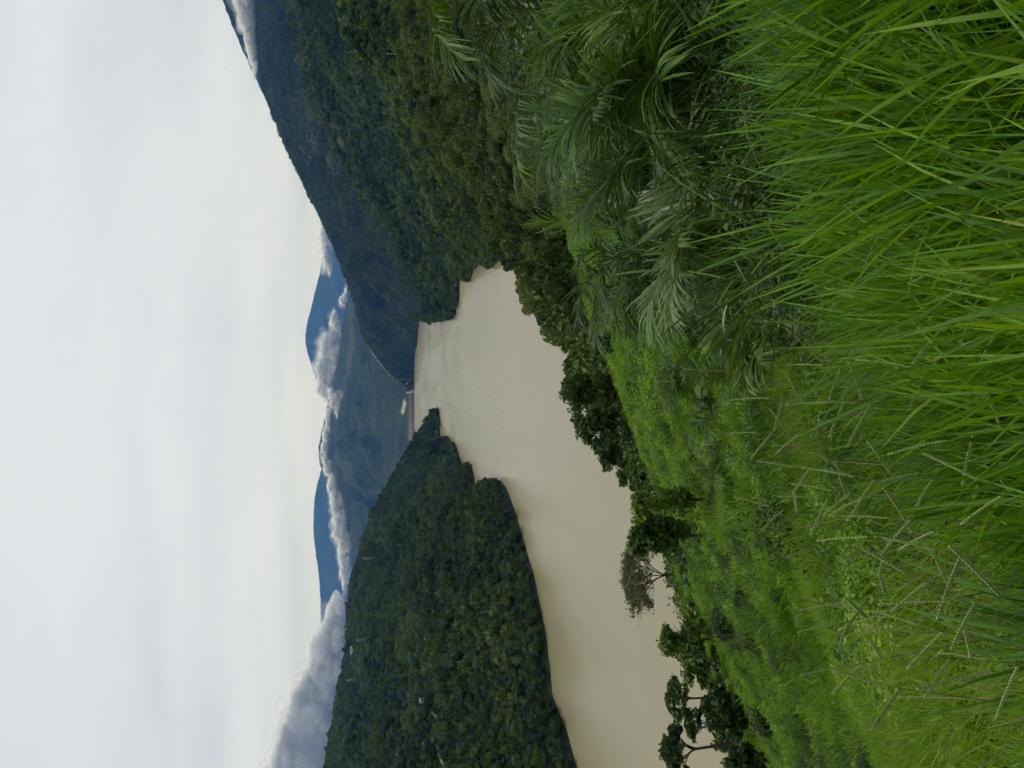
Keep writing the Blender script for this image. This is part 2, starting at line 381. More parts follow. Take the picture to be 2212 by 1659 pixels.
def cloud_mat(name, alpha):
    m, nt, lk = new_mat(name)
    df = nt.new('ShaderNodeBsdfDiffuse'); df.inputs[0].default_value = (0.995, 0.995, 0.995, 1)
    tl = nt.new('ShaderNodeBsdfTranslucent'); tl.inputs[0].default_value = (0.995, 0.995, 0.995, 1)
    mx1 = nt.new('ShaderNodeMixShader'); mx1.inputs[0].default_value = 0.55
    lk.new(df.outputs[0], mx1.inputs[1]); lk.new(tl.outputs[0], mx1.inputs[2])
    tp = nt.new('ShaderNodeBsdfTransparent')
    at = nt.new('ShaderNodeAttribute'); at.attribute_name = 'rnd'
    mr = nt.new('ShaderNodeMapRange'); mr.inputs['To Min'].default_value = 0.0; mr.inputs['To Max'].default_value = alpha
    lk.new(at.outputs['Fac'], mr.inputs[0])
    mx2 = nt.new('ShaderNodeMixShader'); lk.new(mr.outputs[0], mx2.inputs[0])
    lk.new(tp.outputs[0], mx2.inputs[1]); lk.new(mx1.outputs[0], mx2.inputs[2])
    o = nt.new('ShaderNodeOutputMaterial'); lk.new(mx2.outputs[0], o.inputs[0]); return m
M['cloud'] = cloud_mat('cloud_vapour', 0.95)

# ------------------------------------------------------------------ the near hillside
def hz(x, y):
    """height of the near hillside"""
    x = np.asarray(x, float); y = np.asarray(y, float)
    z = -1.65 - 0.27 * y + np.where(x < 0, 0.36, 0.32) * x
    z = z - 1.5 * sstep(2, 22, y)
    und = (np.abs(fbm(x / 2.6 + 1, y / 1.9 + 7, 3)) - 0.2) * 0.9 * sstep(6, 14, y) + fbm(x / 8 + 3, y / 5 + 1, 4) * 1.0 * sstep(6, 16, y) + fbm(x / 30 + 8, y / 22 + 4, 2) * 1.4 * sstep(15, 40, y)
    z = z + und
    brow = 92 + 10 * fbm(x / 60, 2.2, 2)
    dy = np.maximum(y - brow, 0)
    z = z - np.where(dy < 30, 0.010 * dy ** 2, 9.0 + 0.6 * (dy - 30))
    xr = np.maximum(x - 45, 0)
    z = z - 0.004 * xr ** 2 * sstep(40, 110, y)
    z = z - np.maximum(x - 100, 0) * 0.25 * sstep(0, 60, y)
    return np.maximum(z + EYE, -22)
def ground_hit(px, py, dmax=160):
    r = ray(px, py); r = r / r[1]
    for d in np.arange(1.2, dmax, 0.1):
        if r[2] * d + EYE <= float(hz(r[0] * d, d)): return d
    return dmax

ys = np.concatenate([np.linspace(-160, -6, 24), np.linspace(-5, 12, 70), np.linspace(12.4, 130, 190), np.linspace(133, 420, 60)])
xs = np.concatenate([np.linspace(-330, -72, 44), np.linspace(-70, 70, 240), np.linspace(73, 330, 44)])
XX, YY = np.meshgrid(xs, ys)
ZZ = hz(XX, YY)
nx, ny = len(xs), len(ys)
idx = np.arange(nx * ny).reshape(ny, nx)
F = np.stack([idx[:-1, :-1], idx[:-1, 1:], idx[1:, 1:], idx[1:, :-1]], -1).reshape(-1, 4)
obj('ground', mesh_from('ground', np.stack([XX, YY, ZZ], -1).reshape(-1, 3), F, smooth=True), M['ground'], kind='structure', label='steep green meadow hillside falling away towards the lake', category='hillside')

# ------------------------------------------------------------------ land masses around the lake
CLEARINGS_AND_LIT_EDGES = []     # (x, y, radius x, radius y, soil)
def spot(px, py, d, rx, ry, soil=0.0):
    p = P(px, py, d); CLEARINGS_AND_LIT_EDGES.append((p[0], p[1], rx, ry, soil))
def clear_amount(x, y, soil=False):
    s = np.zeros_like(np.asarray(x, float))
    wob = fbm(np.asarray(x) / 60.0, np.asarray(y) / 60.0, 3) * 0.55
    for cx, cy_, rx, ry, so in CLEARINGS_AND_LIT_EDGES:
        q = np.sqrt(((x - cx) / rx) ** 2 + ((y - cy_) / ry) ** 2) + wob
        v = 1 - sstep(0.75, 1.1, q)
        s = np.maximum(s, v * so if soil else v)
    return s

def on_hill(V, px, py):
    """nearest grid point of a hillside to a picture point"""
    a, b = project(V); k = np.argmin((a - px) ** 2 + (b - py) ** 2); return V.reshape(-1, 3)[k]
def resample(pts, n):
    pts = np.asarray(pts, float); t = np.linspace(0, 1, len(pts)); tt = np.linspace(0, 1, n)
    return np.stack([np.interp(tt, t, pts[:, k]) for k in range(3)], 1)
def smooth_line(p, w):
    k = np.ones(w) / w; q = np.concatenate([np.repeat(p[:1], w, 0), p, np.repeat(p[-1:], w, 0)])
    return np.stack([np.convolve(q[:, c], k, 'same')[w:-w] for c in range(3)], 1)
def land(name, bottom, ridge, nu, nv, amp=20, nscale=300, shape=1.0, jag=0.0, back=(500, -260), mat='hill', seed=0, bulge=0.0, fold=0.0, fold_w=220.0, canopy=0.0, spots=(), label=None):
    """a hillside lofted from its foot to its ridge, with a back slope; bottom/ridge are lists of (px, py, distance or None for the lake's edge)"""
    B = np.array([P(px, py, Wd(px, py) if d is None else d) for px, py, d in bottom])
    T = np.array([P(px, py, d) for px, py, d in ridge])
    T[:, 2] -= canopy
    for k, (px, py, d) in enumerate(bottom):
        if d is None: B[k, 2] = -0.4
    b = resample(B, nu); t = smooth_line(resample(T, nu), max(3, int(0.8 * nu / len(T))))
    s = np.linspace(0, 1, nv)[:, None]
    x = b[None, :, 0] * (1 - s) + t[None, :, 0] * s
    y = b[None, :, 1] * (1 - s) + t[None, :, 1] * s
    zs = s ** shape
    z = b[None, :, 2] * (1 - zs) + t[None, :, 2] * zs
    env = np.sin(np.pi * np.clip(s, 0, 1)) ** 0.8
    z = z + amp * env * (fbm(x / nscale + seed, y / nscale + seed * 2, 5) + bulge)
    if fold:
        arc = np.concatenate([[0], np.cumsum(np.linalg.norm(np.diff((b + t) / 2, axis=0), axis=1))])[None, :]
        q = arc / fold_w + 0.55 * fbm(x / 400 + seed, y / 400, 3) + 0.9 * s * np.sin(seed)
        rd = 0.65 * (1 - np.abs(2 * vnoise(q, 0 * q + seed * 1.7) - 1)) + 0.35 * (1 - np.abs(2 * vnoise(q * 2.3 + 5, s * 2.0 + seed) - 1))
        z = z + fold * np.sin(np.pi * np.clip(s * 1.02, 0, 1)) ** 0.7 * (1 - s ** 3) * (rd - 0.55)
    # wooded ridge line
    z[-1] += jag * fbm(x[-1] / 40 + seed, y[-1] / 40, 4)
    yb = np.stack([y[-1] + back[0] * q for q in (0.3, 0.7, 1.0)]); xb = np.stack([x[-1] * (1 + 0.0 * q) for q in (0.3, 0.7, 1.0)])
    zb = np.stack([z[-1] + back[1] * q ** 1.3 for q in (0.3, 0.7, 1.0)])
    x = np.concatenate([x, xb]); y = np.concatenate([y, yb]); z = np.concatenate([z, zb])
    # foot skirt below the waterline
    x = np.concatenate([x[:1], x]); y = np.concatenate([y[:1] - 2, y]); z = np.concatenate([np.minimum(z[:1] - 12, -12), z])
    z = np.maximum(z, -22)
    n0 = z.shape[0]
    id_ = np.arange(n0 * nu).reshape(n0, nu)
    f = np.stack([id_[:-1, :-1], id_[:-1, 1:], id_[1:, 1:], id_[1:, :-1]], -1).reshape(-1, 4)
    V = np.stack([x, y, z], -1)
    fl = V.reshape(-1, 3)
    for spx, spy, srx, sry, sso in spots:
        q = on_hill(V[1:nv + 1], spx, spy); CLEARINGS_AND_LIT_EDGES.append((q[0], q[1], srx, sry, sso))
    ca = clear_amount(fl[:, 0], fl[:, 1]); sa = clear_amount(fl[:, 0], fl[:, 1], True)
    me = mesh_from(name, fl, f, {'clear': ca, 'soil': sa}, smooth=True)
    obj(name, me, M[mat], kind='structure', label=label or name)
    return V[1:nv + 1]

def area_points(V, dens, margin=90, rg=rng):
    """random points over a lofted grid, dens per square metre, only where the frame could see them"""
    a, b, c, d = V[:-1, :-1], V[:-1, 1:], V[1:, 1:], V[1:, :-1]
    nrmv = np.cross(c - a, d - b); ar = np.linalg.norm(nrmv, axis=-1) / 2
    ctr = (a + b + c + d) / 4
    px, py = project(ctr)
    ok = (px > -margin) & (px < 2212 + margin) & (py > -margin) & (py < 1659 + margin) & (ctr[..., 1] > 5) & (ctr[..., 2] > -0.5)
    n = nrmv / np.maximum(ar * 2, 1e-6)[..., None]
    n = np.where(n[..., 2:3] < 0, -n, n)
    view = nrm(ctr - np.array([0, 0, EYE]))
    ok &= (np.sum(n * view, -1) < 0.12)
    lam = np.where(ok, ar * dens, 0)
    cnt = rg.poisson(lam)
    ii = np.repeat(np.arange(cnt.size), cnt.ravel())
    u = rg.random(len(ii))[:, None]; v = rg.random(len(ii))[:, None]
    A, B, C_, D = (q.reshape(-1, 3)[ii] for q in (a, b, c, d))
    return A * (1 - u) * (1 - v) + B * u * (1 - v) + C_ * u * v + D * (1 - u) * v

# meadows and bare patches on the hills (real clearings, save the spur's crest strips: no trees, other ground)
CLR_LEFT = [(868, 1345, 26, 30, 0), (862, 1400, 28, 34, 0.0), (864, 1380, 16, 22, 0.8), (900, 1500, 26, 40, 0.35), (885, 1530, 26, 45, 0.3), (860, 1560, 20, 40, 0.2), (955, 1530, 12, 30, 0.2)]

# left hill
left_bottom = [(1300, 1830, None), (1243, 1644, None), (1225, 1577, None), (1195, 1507, None), (1180, 1369, None), (1153, 1239, None), (1138, 1189, None), (1115, 1109, None),
               (1095, 1056, None), (1080, 1036, None), (1037, 1104, None), (1019, 1002, None), (1006, 1034, None), (977, 935, None), (964, 954, None), (946, 878, None)]
left_ridge = [(680, 1830, 2300), (697, 1654, 2400), (716, 1560, 2500), (734, 1479, 2600), (749, 1384, 2700), (754, 1282, 2850), (764, 1239, 2900), (774, 1200, 2950),
              (780, 1184, 3000), (786, 1160, 3000), (802, 1110, 2980), (829, 1056, 2920), (849, 1020, 2850), (866, 989, 2780), (894, 940, 2720), (925, 890, 2640)]
V_left = land('hill_left', left_bottom, left_ridge, 260, 90, amp=26, nscale=260, shape=0.9, jag=6, seed=3, fold=120, fold_w=210, canopy=9, spots=CLR_LEFT, label='dark forested hill on the far shore across the narrow part of the lake')

HOUSES = []
for px, py, L, W, H, rz, lb, rf in [
        (773, 1299, 20, 12, 6, 0.2, 'white building in a clearing high on the forested hill', 'roof_pale'), (771, 1312, 30, 13, 7, 0.1, 'longer white building next to the first on the hilltop', 'roof_pale'),
        (769, 1333, 20, 11, 6, 0.4, 'white building a little apart on the hilltop', 'roof_pale'), (762, 1420, 92, 16, 6, 0.08, 'very long low grey roofed building near the hill crest', 'roof_pale'),
        (849, 1325, 22, 13, 5, 0.6, 'pale house with a faded pink roof on the forested hill', 'roof_pink'), (890, 1476, 13, 9, 5, 0.5, 'small white house above the brown clearing', 'roof_pale'),
        (917, 1508, 19, 12, 7, 0.3, 'white house at the head of the dirt track', 'roof_pale')]:
    q = on_hill(V_left, px, py); k = 0.78
    HOUSES.append((q, L * k, W * k, H * k, rz, lb, rf)); CLEARINGS_AND_LIT_EDGES.append((q[0], q[1] - 14, L * 0.75 * k + 5, 30, 0))
TRACK = [on_hill(V_left, *np.array([np.interp(t, [0, 1, 2, 3, 4], a_) for a_ in ([921, 930, 940, 950, 960], [1509, 1518, 1546, 1594, 1660])])) for t in np.linspace(0, 4, 16)]
for q in TRACK: CLEARINGS_AND_LIT_EDGES.append((q[0], q[1] - 8, 9, 18, 0))
# far slope above the dam
r2_bottom = [(894, 846, None), (894, 829, None), (895, 790, None), (896, 765, None), (902, 745, None), (905, 700, None), (915, 664, None),
             (915, 600, 3300), (900, 540, 3200), (880, 470, 3150), (860, 400, 3100), (830, 330, 3050), (800, 250, 3000), (770, 100, 3000), (750, -160, 3000)]
r2_ridge = [(882, 847, 5720), (868, 831, 5720), (839, 810, 5720), (802, 760, 5680), (777, 717, 5640), (757, 635, 5600), (722, 545, 5400),
            (692, 472, 5200), (660, 415, 5050), (614, 320, 5100), (589, 258, 5200), (563, 187, 5300), (553, 100, 5400), (548, 0, 5500), (535, -160, 5600)]
V_r2 = land('mountain_slope_far', r2_bottom, r2_ridge, 240, 90, amp=60, nscale=500, jag=7, mat='open_hill', seed=11, fold=470, fold_w=560, canopy=11, spots=[(640, 235, 90, 240, 0), (655, 275, 110, 240, 0), (680, 310, 90, 200, 0.15), (725, 345, 110, 120, 0.1), (878, 844, 20, 60, 0.7), (870, 836, 14, 60, 0.5), (858, 820, 12, 50, 0.35), (795, 770, 60, 60, 0)], label='blue hazy forested mountainside running down to the dam')

# headland slope
r3_bottom = [(943, 693, None), (972, 695, None), (985, 682, None), (992, 667, None), (993, 620, None), (993, 568, None),
             (985, 520, 1650), (965, 470, 1620), (945, 400, 1560), (925, 330, 1500), (905, 250, 1450), (885, 100, 1420), (870, -160, 1400)]
r3_ridge = [(930, 684, 2780), (908, 652, 2800), (879, 605, 2800), (858, 565, 2800), (839, 515, 2780), (804, 440, 2740),
            (768, 370, 2700), (723, 312, 2650), (695, 257, 2600), (665, 185, 2550), (635, 92, 2500), (614, 0, 2450), (585, -160, 2400)]
V_r3 = land('mountain_slope_headland', r3_bottom, r3_ridge, 240, 90, amp=40, nscale=330, jag=5, seed=5, fold=240, fold_w=320, canopy=11, spots=[(700, 250, 16, 40, 0.2), (718, 275, 16, 40, 0.2), (738, 305, 16, 40, 0.15), (760, 340, 16, 40, 0.1), (795, 385, 24, 60, 0), (815, 450, 30, 60, 0.1), (828, 480, 30, 60, 0.15), (845, 520, 26, 60, 0), (862, 555, 22, 60, 0)], label='dark forested headland sloping down to the lake')

# nearer spur
r4_bottom = [(1018, 612, None), (1024, 598, None), (1031, 572, None), (1052, 562, None), (1065, 576, None), (1082, 560, None),
             (1065, 480, 930), (1010, 400, 860), (975, 330, 800), (950, 260, 740), (935, 180, 700), (930, 80, 680), (930, -160, 640)]
r4_ridge = [(1010, 608, 1540), (1000, 585, 1560), (985, 550, 1560), (957, 480, 1520), (927, 420, 1470), (892, 362, 1420),
            (862, 300, 1370), (827, 200, 1310), (794, 105, 1260), (767, 50, 1230), (747, 0, 1200), (720, -80, 1180), (690, -160, 1150)]
V_r4 = land('mountain_slope_spur', r4_bottom, r4_ridge, 220, 80, amp=24, nscale=200, jag=4, seed=8, fold=120, fold_w=190, canopy=10, spots=[(935, 420, 9, 26, 0), (915, 385, 9, 26, 0.1), (888, 335, 9, 26, 0), (860, 280, 9, 26, 0.1), (838, 215, 9, 26, 0), (812, 135, 9, 26, 0.1)], label='green forested spur behind the near wood')  # pale treeless strips along the crest paint its lit edge into the ground colour

# near wooded slope right of the meadow
r5_bottom = [(1480, 960, 118), (1450, 900, 124), (1415, 820, 130), (1365, 720, 138), (1330, 610, 150), (1295, 500, 160), (1260, 380, 168), (1225, 250, 172), (1195, 100, 175), (1170, -60, 175), (1160, -190, 175)]
r5_ridge = [(1440, 930, 190), (1395, 870, 240), (1345, 815, 320), (1238, 720, 560), (1134, 585, 980), (1074, 530, 960), (1006, 440, 880), (922, 300, 720), (896, 180, 640), (880, 30, 590), (858, -190, 540)]
V_r5 = land('wooded_slope_near', r5_bottom, r5_ridge, 220, 120, amp=14, nscale=90, jag=3, back=(160, -120), seed=21, bulge=-0.35, fold=22, fold_w=70, spots=[(905, 195, 14, 26, 0), (915, 225, 14, 30, 0), (903, 250, 10, 24, 0), (885, 15, 20, 26, 1.0), (893, 40, 14, 20, 0.9), (905, 70, 12, 18, 0.3), (1020, 420, 9, 20, 0), (1060, 480, 9, 20, 0.2)], label='near wooded slope behind the palms')

# mountains beyond the dam
v_bottom = [(893, 480, 6300), (893, 620, 6250), (893, 720, 6200), (893, 800, 6150), (893, 860, 6150), (893, 930, 6150), (893, 1000, 6150), (893, 1100, 6150), (893, 1250, 6200), (893, 1450, 6300)]
v_ridge = [(775, 560, 11600), (757, 640, 11800), (740, 692, 12000), (731, 775, 12000), (716, 837, 12100), (700, 905, 12200), (684, 985, 12400), (716, 1070, 12000), (752, 1180, 11600), (800, 1450, 11400)]
spot(735, 800, 10800, 700, 420); spot(775, 1010, 9800, 220, 900); spot(770, 660, 11000, 420, 260)
land('mountain_behind_dam', v_bottom, v_ridge, 220, 120, amp=200, nscale=1200, jag=14, mat='far_hill', back=(1300, -900), seed=31, fold=620, fold_w=800, label='blue green forested mountain rising behind the dam')
land('mountain_far_right', [(825, 330, 21500), (825, 500, 21500), (825, 600, 21500), (825, 730, 21500), (825, 850, 21500), (825, 1000, 21500)],
     [(715, 430, 24600), (700, 545, 24800), (689, 597, 25000), (655, 731, 25000), (680, 815, 25000), (715, 880, 24800)], 140, 60, amp=300, nscale=2600, jag=24, mat='far_hill', back=(1300, -1200), seed=41, label='far blue mountain with a rounded peak above the valley cloud')
land('mountain_far_left', [(825, 930, 21500), (825, 1050, 21500), (825, 1150, 21500), (825, 1300, 21500), (825, 1450, 21500), (825, 1650, 21500), (825, 1850, 21500)],
     [(712, 960, 25000), (679, 1064, 25000), (676, 1150, 25000), (692, 1270, 25000), (694, 1400, 25000), (700, 1620, 25000), (690, 1850, 25000)], 140, 60, amp=300, nscale=2600, jag=24, mat='far_hill', back=(1300, -1200), seed=47, label='far blue mountain range behind the cloud bank')
land('mountain_high_right', [(700, -220, 6500), (700, 0, 6500), (700, 150, 6500), (720, 350, 6500)],
     [(425, -220, 7300), (479, 0, 7300), (528, 120, 7300), (640, 350, 7300)], 120, 50, amp=80, nscale=700, jag=12, mat='far_hill', back=(700, -500), seed=53, label='high dark blue mountain flank above the strip of cloud')

# lake and valley floor
def sheet(name, x0, x1, y0, y1, z, mat, **props):
    return obj(name, mesh_from(name, [[x0, y0, z], [x1, y0, z], [x1, y1, z], [x0, y1, z]], np.array([[0, 1, 2, 3]])), mat, **props)
sheet('water', -3500, 3500, -200, 6100, 0.0, M['water'], kind='structure', label='calm brown silty reservoir')
sheet('terrain', -17500, 17500, -2600, 28600, -24.0, M['hill'], kind='structure', label='valley floor under the hills')

# ------------------------------------------------------------------ instanced masses (forest, grass)
def instancer(name, pts, rots, scl, pick, protos, **props):
    col = bpy.data.collections.new(name + '_sources')
    for o in protos: col.objects.link(o)
    me = bpy.data.meshes.new(name)
    me.vertices.add(len(pts)); me.vertices.foreach_set('co', np.asarray(pts, np.float32).ravel())
    a = me.attributes.new('rot', 'FLOAT_VECTOR', 'POINT'); a.data.foreach_set('vector', np.asarray(rots, np.float32).ravel())
    a = me.attributes.new('scl', 'FLOAT_VECTOR', 'POINT'); a.data.foreach_set('vector', np.asarray(scl, np.float32).ravel())
    a = me.attributes.new('pick', 'INT', 'POINT'); a.data.foreach_set('value', np.asarray(pick, np.int32))
    o = obj(name, me, None, **props)
    ng = bpy.data.node_groups.new(name, 'GeometryNodeTree')
    ng.interface.new_socket('Geometry', in_out='INPUT', socket_type='NodeSocketGeometry')
    ng.interface.new_socket('Geometry', in_out='OUTPUT', socket_type='NodeSocketGeometry')
    N = ng.nodes; gi = N.new('NodeGroupInput'); go = N.new('NodeGroupOutput')
    ip = N.new('GeometryNodeInstanceOnPoints'); ci = N.new('GeometryNodeCollectionInfo')
    ci.inputs['Collection'].default_value = col; ci.inputs['Separate Children'].default_value = True; ci.inputs['Reset Children'].default_value = True
    ip.inputs['Pick Instance'].default_value = True
    def at(nm, ty):
        n = N.new('GeometryNodeInputNamedAttribute'); n.data_type = ty; n.inputs[0].default_value = nm; return n.outputs[0]
    L = ng.links
    L.new(gi.outputs[0], ip.inputs['Points']); L.new(ci.outputs[0], ip.inputs['Instance'])
    L.new(at('pick', 'INT'), ip.inputs['Instance Index']); L.new(at('rot', 'FLOAT_VECTOR'), ip.inputs['Rotation']); L.new(at('scl', 'FLOAT_VECTOR'), ip.inputs['Scale'])
    L.new(ip.outputs[0], go.inputs[0])
    md = o.modifiers.new('scatter', 'NODES'); md.node_group = ng
    return o

def far_crown(seed, nclump, nleaf, size, flat=0.75):
    """a tree crown about 1 m wide for the woods: leaf faces over several lobes round a dark core"""
    g = np.random.default_rng(seed); mb = MB()
    for k in range(nclump):
        if k == 0: c = np.array([0, 0, 0.42]); r = 0.33
        else:
            a = g.random() * 6.283; q = 0.16 + 0.2 * g.random()
            c = np.array([math.cos(a) * q, math.sin(a) * q, 0.25 + 0.42 * g.random()]); r = 0.15 + 0.13 * g.random()
        v, f = ICO1
        mb.add(v * r * np.array([0.86, 0.86, 0.86 * flat]) * (1 + 0.15 * g.normal(size=(len(v), 1))) + c, f, r=g.random() * 0.35)
        n = max(6, int(nleaf * (r / 0.25) ** 2))
        d = nrm(g.normal(size=(n, 3)) + np.array([0, 0, 0.45]))
        p = c + d * r * np.array([1, 1, flat]) * (0.88 + 0.3 * g.random((n, 1)))
        q, ff = leaf_quads(p, nrm(d + 0.75 * g.normal(size=(n, 3))), size * (0.7 + 0.7 * g.random(n)), 1.35, g)
        mb.add(q, ff, r=np.repeat(g.random(n), 4))
    pts = np.array([[0, 0, -0.12], [0.01, 0, 0.15], [0.0, 0.02, 0.35]])
    mb.tube(pts, [0.03, 0.025, 0.015], 5, r=0.1)
    return mb.mesh('crown')

def wood_points(V, dens, seed, thin=0.9):
    g = np.random.default_rng(seed)
    p = area_points(V, dens, rg=g)
    keep = (g.random(len(p)) > clear_amount(p[:, 0], p[:, 1]) * thin) & (p[:, 2] > 0.2)
    return p[keep]
def scatter_wood(name, p, protos, smin, smax, seed, **props):
    g = np.random.default_rng(seed)
    n = len(p); s = smin + (smax - smin) * g.random(n) ** 2.2
    grp = 0.6 + 0.75 * vnoise(p[:, 0] / 70, p[:, 1] / 70)
    s = s * grp
    rot = np.stack([g.normal(0, 0.08, n), g.normal(0, 0.08, n), g.random(n) * 6.283], 1)
    sc = np.stack([s * (0.85 + 0.3 * g.random(n)), s * (0.85 + 0.3 * g.random(n)), s * (0.95 + 0.75 * g.random(n))], 1)
    return instancer(name, p, rot, sc, g.integers(0, len(protos), n), protos, **props)
tiny = [obj('far_tree_source', far_crown(100 + k, 5, 26, 0.16), M['forest'], link=False) for k in range(5)]
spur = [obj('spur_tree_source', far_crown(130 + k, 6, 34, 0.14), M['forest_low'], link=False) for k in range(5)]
midc = [obj('wood_tree_source', far_crown(200 + k, 9, 190, 0.055), M['forest_near'], link=False) for k in range(6)]
scatter_wood('forest', wood_points(V_left, 1 / 58.0, 1), tiny, 6.0, 16, 1, kind='stuff', label='dense dark forest covering the hill across the lake', category='forest')
scatter_wood('forest', wood_points(V_r2, 1 / 115.0, 2, 0.55), tiny, 7.5, 15, 2, kind='stuff', label='hazy blue forest on the mountainside above the dam', category='forest')
scatter_wood('forest', wood_points(V_r3, 1 / 95.0, 3), tiny, 8, 21, 3, kind='stuff', label='dense dark forest covering the headland slope', category='forest')
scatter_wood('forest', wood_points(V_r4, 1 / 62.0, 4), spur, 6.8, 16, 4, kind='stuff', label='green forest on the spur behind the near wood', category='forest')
# near wood: the largest crowns are trees of their own, the rest one mass
p5 = wood_points(V_r5, 1 / 46.0, 5)
pp = np.stack(project(p5), 1)
inf = (pp[:, 0] > 700) & (pp[:, 0] < 1330) & (pp[:, 1] > -20) & (pp[:, 1] < 980)
near_rank = np.where(inf & (p5[:, 1] > 175), p5[:, 1], 1e9)
order = np.argsort(near_rank)[:240]
sel = np.zeros(len(p5), bool); sel[order] = True
scatter_wood('forest', p5[~sel], midc, 6.0, 14, 6, kind='stuff', label='dense wood on the near slope behind the palms', category='forest')
g5 = np.random.default_rng(61)
def split_tree_source(k):
    me = far_crown(300 + k, 12, 380, 0.034)
    mb = MB(); z = np.linspace(-0.15, 0.5, 6)
    mb.tube(np.stack([0.02 * np.sin(z * 5 + k), 0.02 * np.cos(z * 4), z], 1), np.linspace(0.035, 0.012, 6), 6)
    return me, mb.mesh('trunk')
srcs = [split_tree_source(k) for k in range(6)]
for i, j in enumerate(np.nonzero(sel)[0]):
    cm, tm = srcs[i % 6]
    s = 7 + 5.5 * g5.random()
    t = empty('forest_tree', p5[j], label='round topped dark tree among the near wood behind the palms', category='tree', group='trees of the near wood')
    t.scale = (s, s * (0.9 + 0.2 * g5.random()), s * (0.8 + 0.4 * g5.random())); t.rotation_euler = (0, 0, g5.random() * 6.28)
    obj('trunk', tm, M['bark'], t); obj('crown', cm, M['forest_near'], t)

# ------------------------------------------------------------------ grass
def tuft(seed, n, Lr, Wr, spread, lean, seg=5, arc=1.3):
    g = np.random.default_rng(seed)
    az = g.random(n) * 6.283; rr = spread * np.sqrt(g.random(n))
    base = np.stack([np.cos(az) * rr, np.sin(az) * rr, np.full(n, -0.03)], 1)
    az2 = az + g.normal(0, 0.8, n); le = lean[0] + (lean[1] - lean[0]) * g.random(n)
    d0 = nrm(np.stack([np.cos(az2) * le, np.sin(az2) * le, np.ones(n)], 1))
    gb = 0.23 * arc + arc * g.random(n) ** 2
    bend = np.stack([np.cos(az2) * gb, np.sin(az2) * gb, -gb * 0.75 * g.random(n)], 1)
    L = Lr[0] + (Lr[1] - Lr[0]) * g.random(n); W = Wr[0] + (Wr[1] - Wr[0]) * g.random(n)
    nn = np.stack([np.cos(az2 + g.normal(0, .5, n)), np.sin(az2 + g.normal(0, .5, n)), 0.25 * np.ones(n)], 1)
    v, f, k = strips(base, d0, bend, L, W, nn, seg)
    return mesh_from('tuft', v, f, {'rnd': np.repeat(g.random(n), k)}, smooth=True)
def near_grass(name, pts, protos, smin, smax, seed, mat, tall=None, **props):
    """the nearest grass as one plain mesh"""
    g = np.random.default_rng(seed); V = []; Fq = []; Rn = []; Pl = []; off = 0
    src = []
    for me in protos:
        v = np.zeros(len(me.vertices) * 3, np.float32); me.vertices.foreach_get('co', v)
        l = np.zeros(len(me.loops), np.int32); me.loops.foreach_get('vertex_index', l)
        r = np.zeros(len(me.vertices), np.float32); me.attributes['rnd'].data.foreach_get('value', r)
        src.append((v.reshape(-1, 3), l.reshape(-1, 4), r))
    for i, p_ in enumerate(pts):
        v, f, r = src[int(g.integers(0, len(src)))]
        s = smin + (smax - smin) * g.random(); a = g.random() * 6.283; c_, s_ = math.cos(a), math.sin(a)
        w = v @ np.array([[c_, s_, 0], [-s_, c_, 0], [0, 0, 1]]) * np.array([s, s, s * (0.8 + 0.4 * g.random())])
        w[:, 0] += w[:, 2] * g.normal(0, 0.14); w[:, 1] += w[:, 2] * g.normal(0.0, 0.14)
        V.append(w + p_); Fq.append(f + off); off += len(v); Rn.append(r); Pl.append(np.full(len(v), g.random()))
    me = mesh_from(name, np.concatenate(V), np.concatenate(Fq), {'rnd': np.concatenate(Rn), 'plant': np.concatenate(Pl)}, smooth=True)
    return obj(name, me, mat, **props)
def grass(name, pts, protos, smin, smax, seed, **props):
    g = np.random.default_rng(seed); n = len(pts)
    s = (smin + (smax - smin) * g.random(n)) * (0.55 + 0.95 * vnoise(pts[:, 0] / 2.2 + 5, pts[:, 1] / 1.5))
    rot = np.stack([g.normal(0.05, 0.12, n), g.normal(0, 0.12, n), g.random(n) * 6.283], 1)
    return instancer(name, pts, rot, np.stack([s, s, s * (0.8 + 0.4 * g.random(n))], 1), g.integers(0, len(protos), n), protos, **props)
def wedge_points(y0, y1, dens, seed, left=0.62, right=0.62, pad=1.0):
    g = np.random.default_rng(seed)
    n = int(dens * (y1 - y0) * ((y0 + y1) / 2 * (left + right) + 2 * pad))
    y = np.sqrt(g.random(n) * (y1 ** 2 - y0 ** 2) + y0 ** 2) if y0 > 0 else y0 + (y1 - y0) * g.random(n)
    x = (-left * np.maximum(y, 0) - pad) + (np.maximum(y, 0) * (left + right) + 2 * pad) * g.random(n)
    return np.stack([x, y, hz(x, y)], 1)
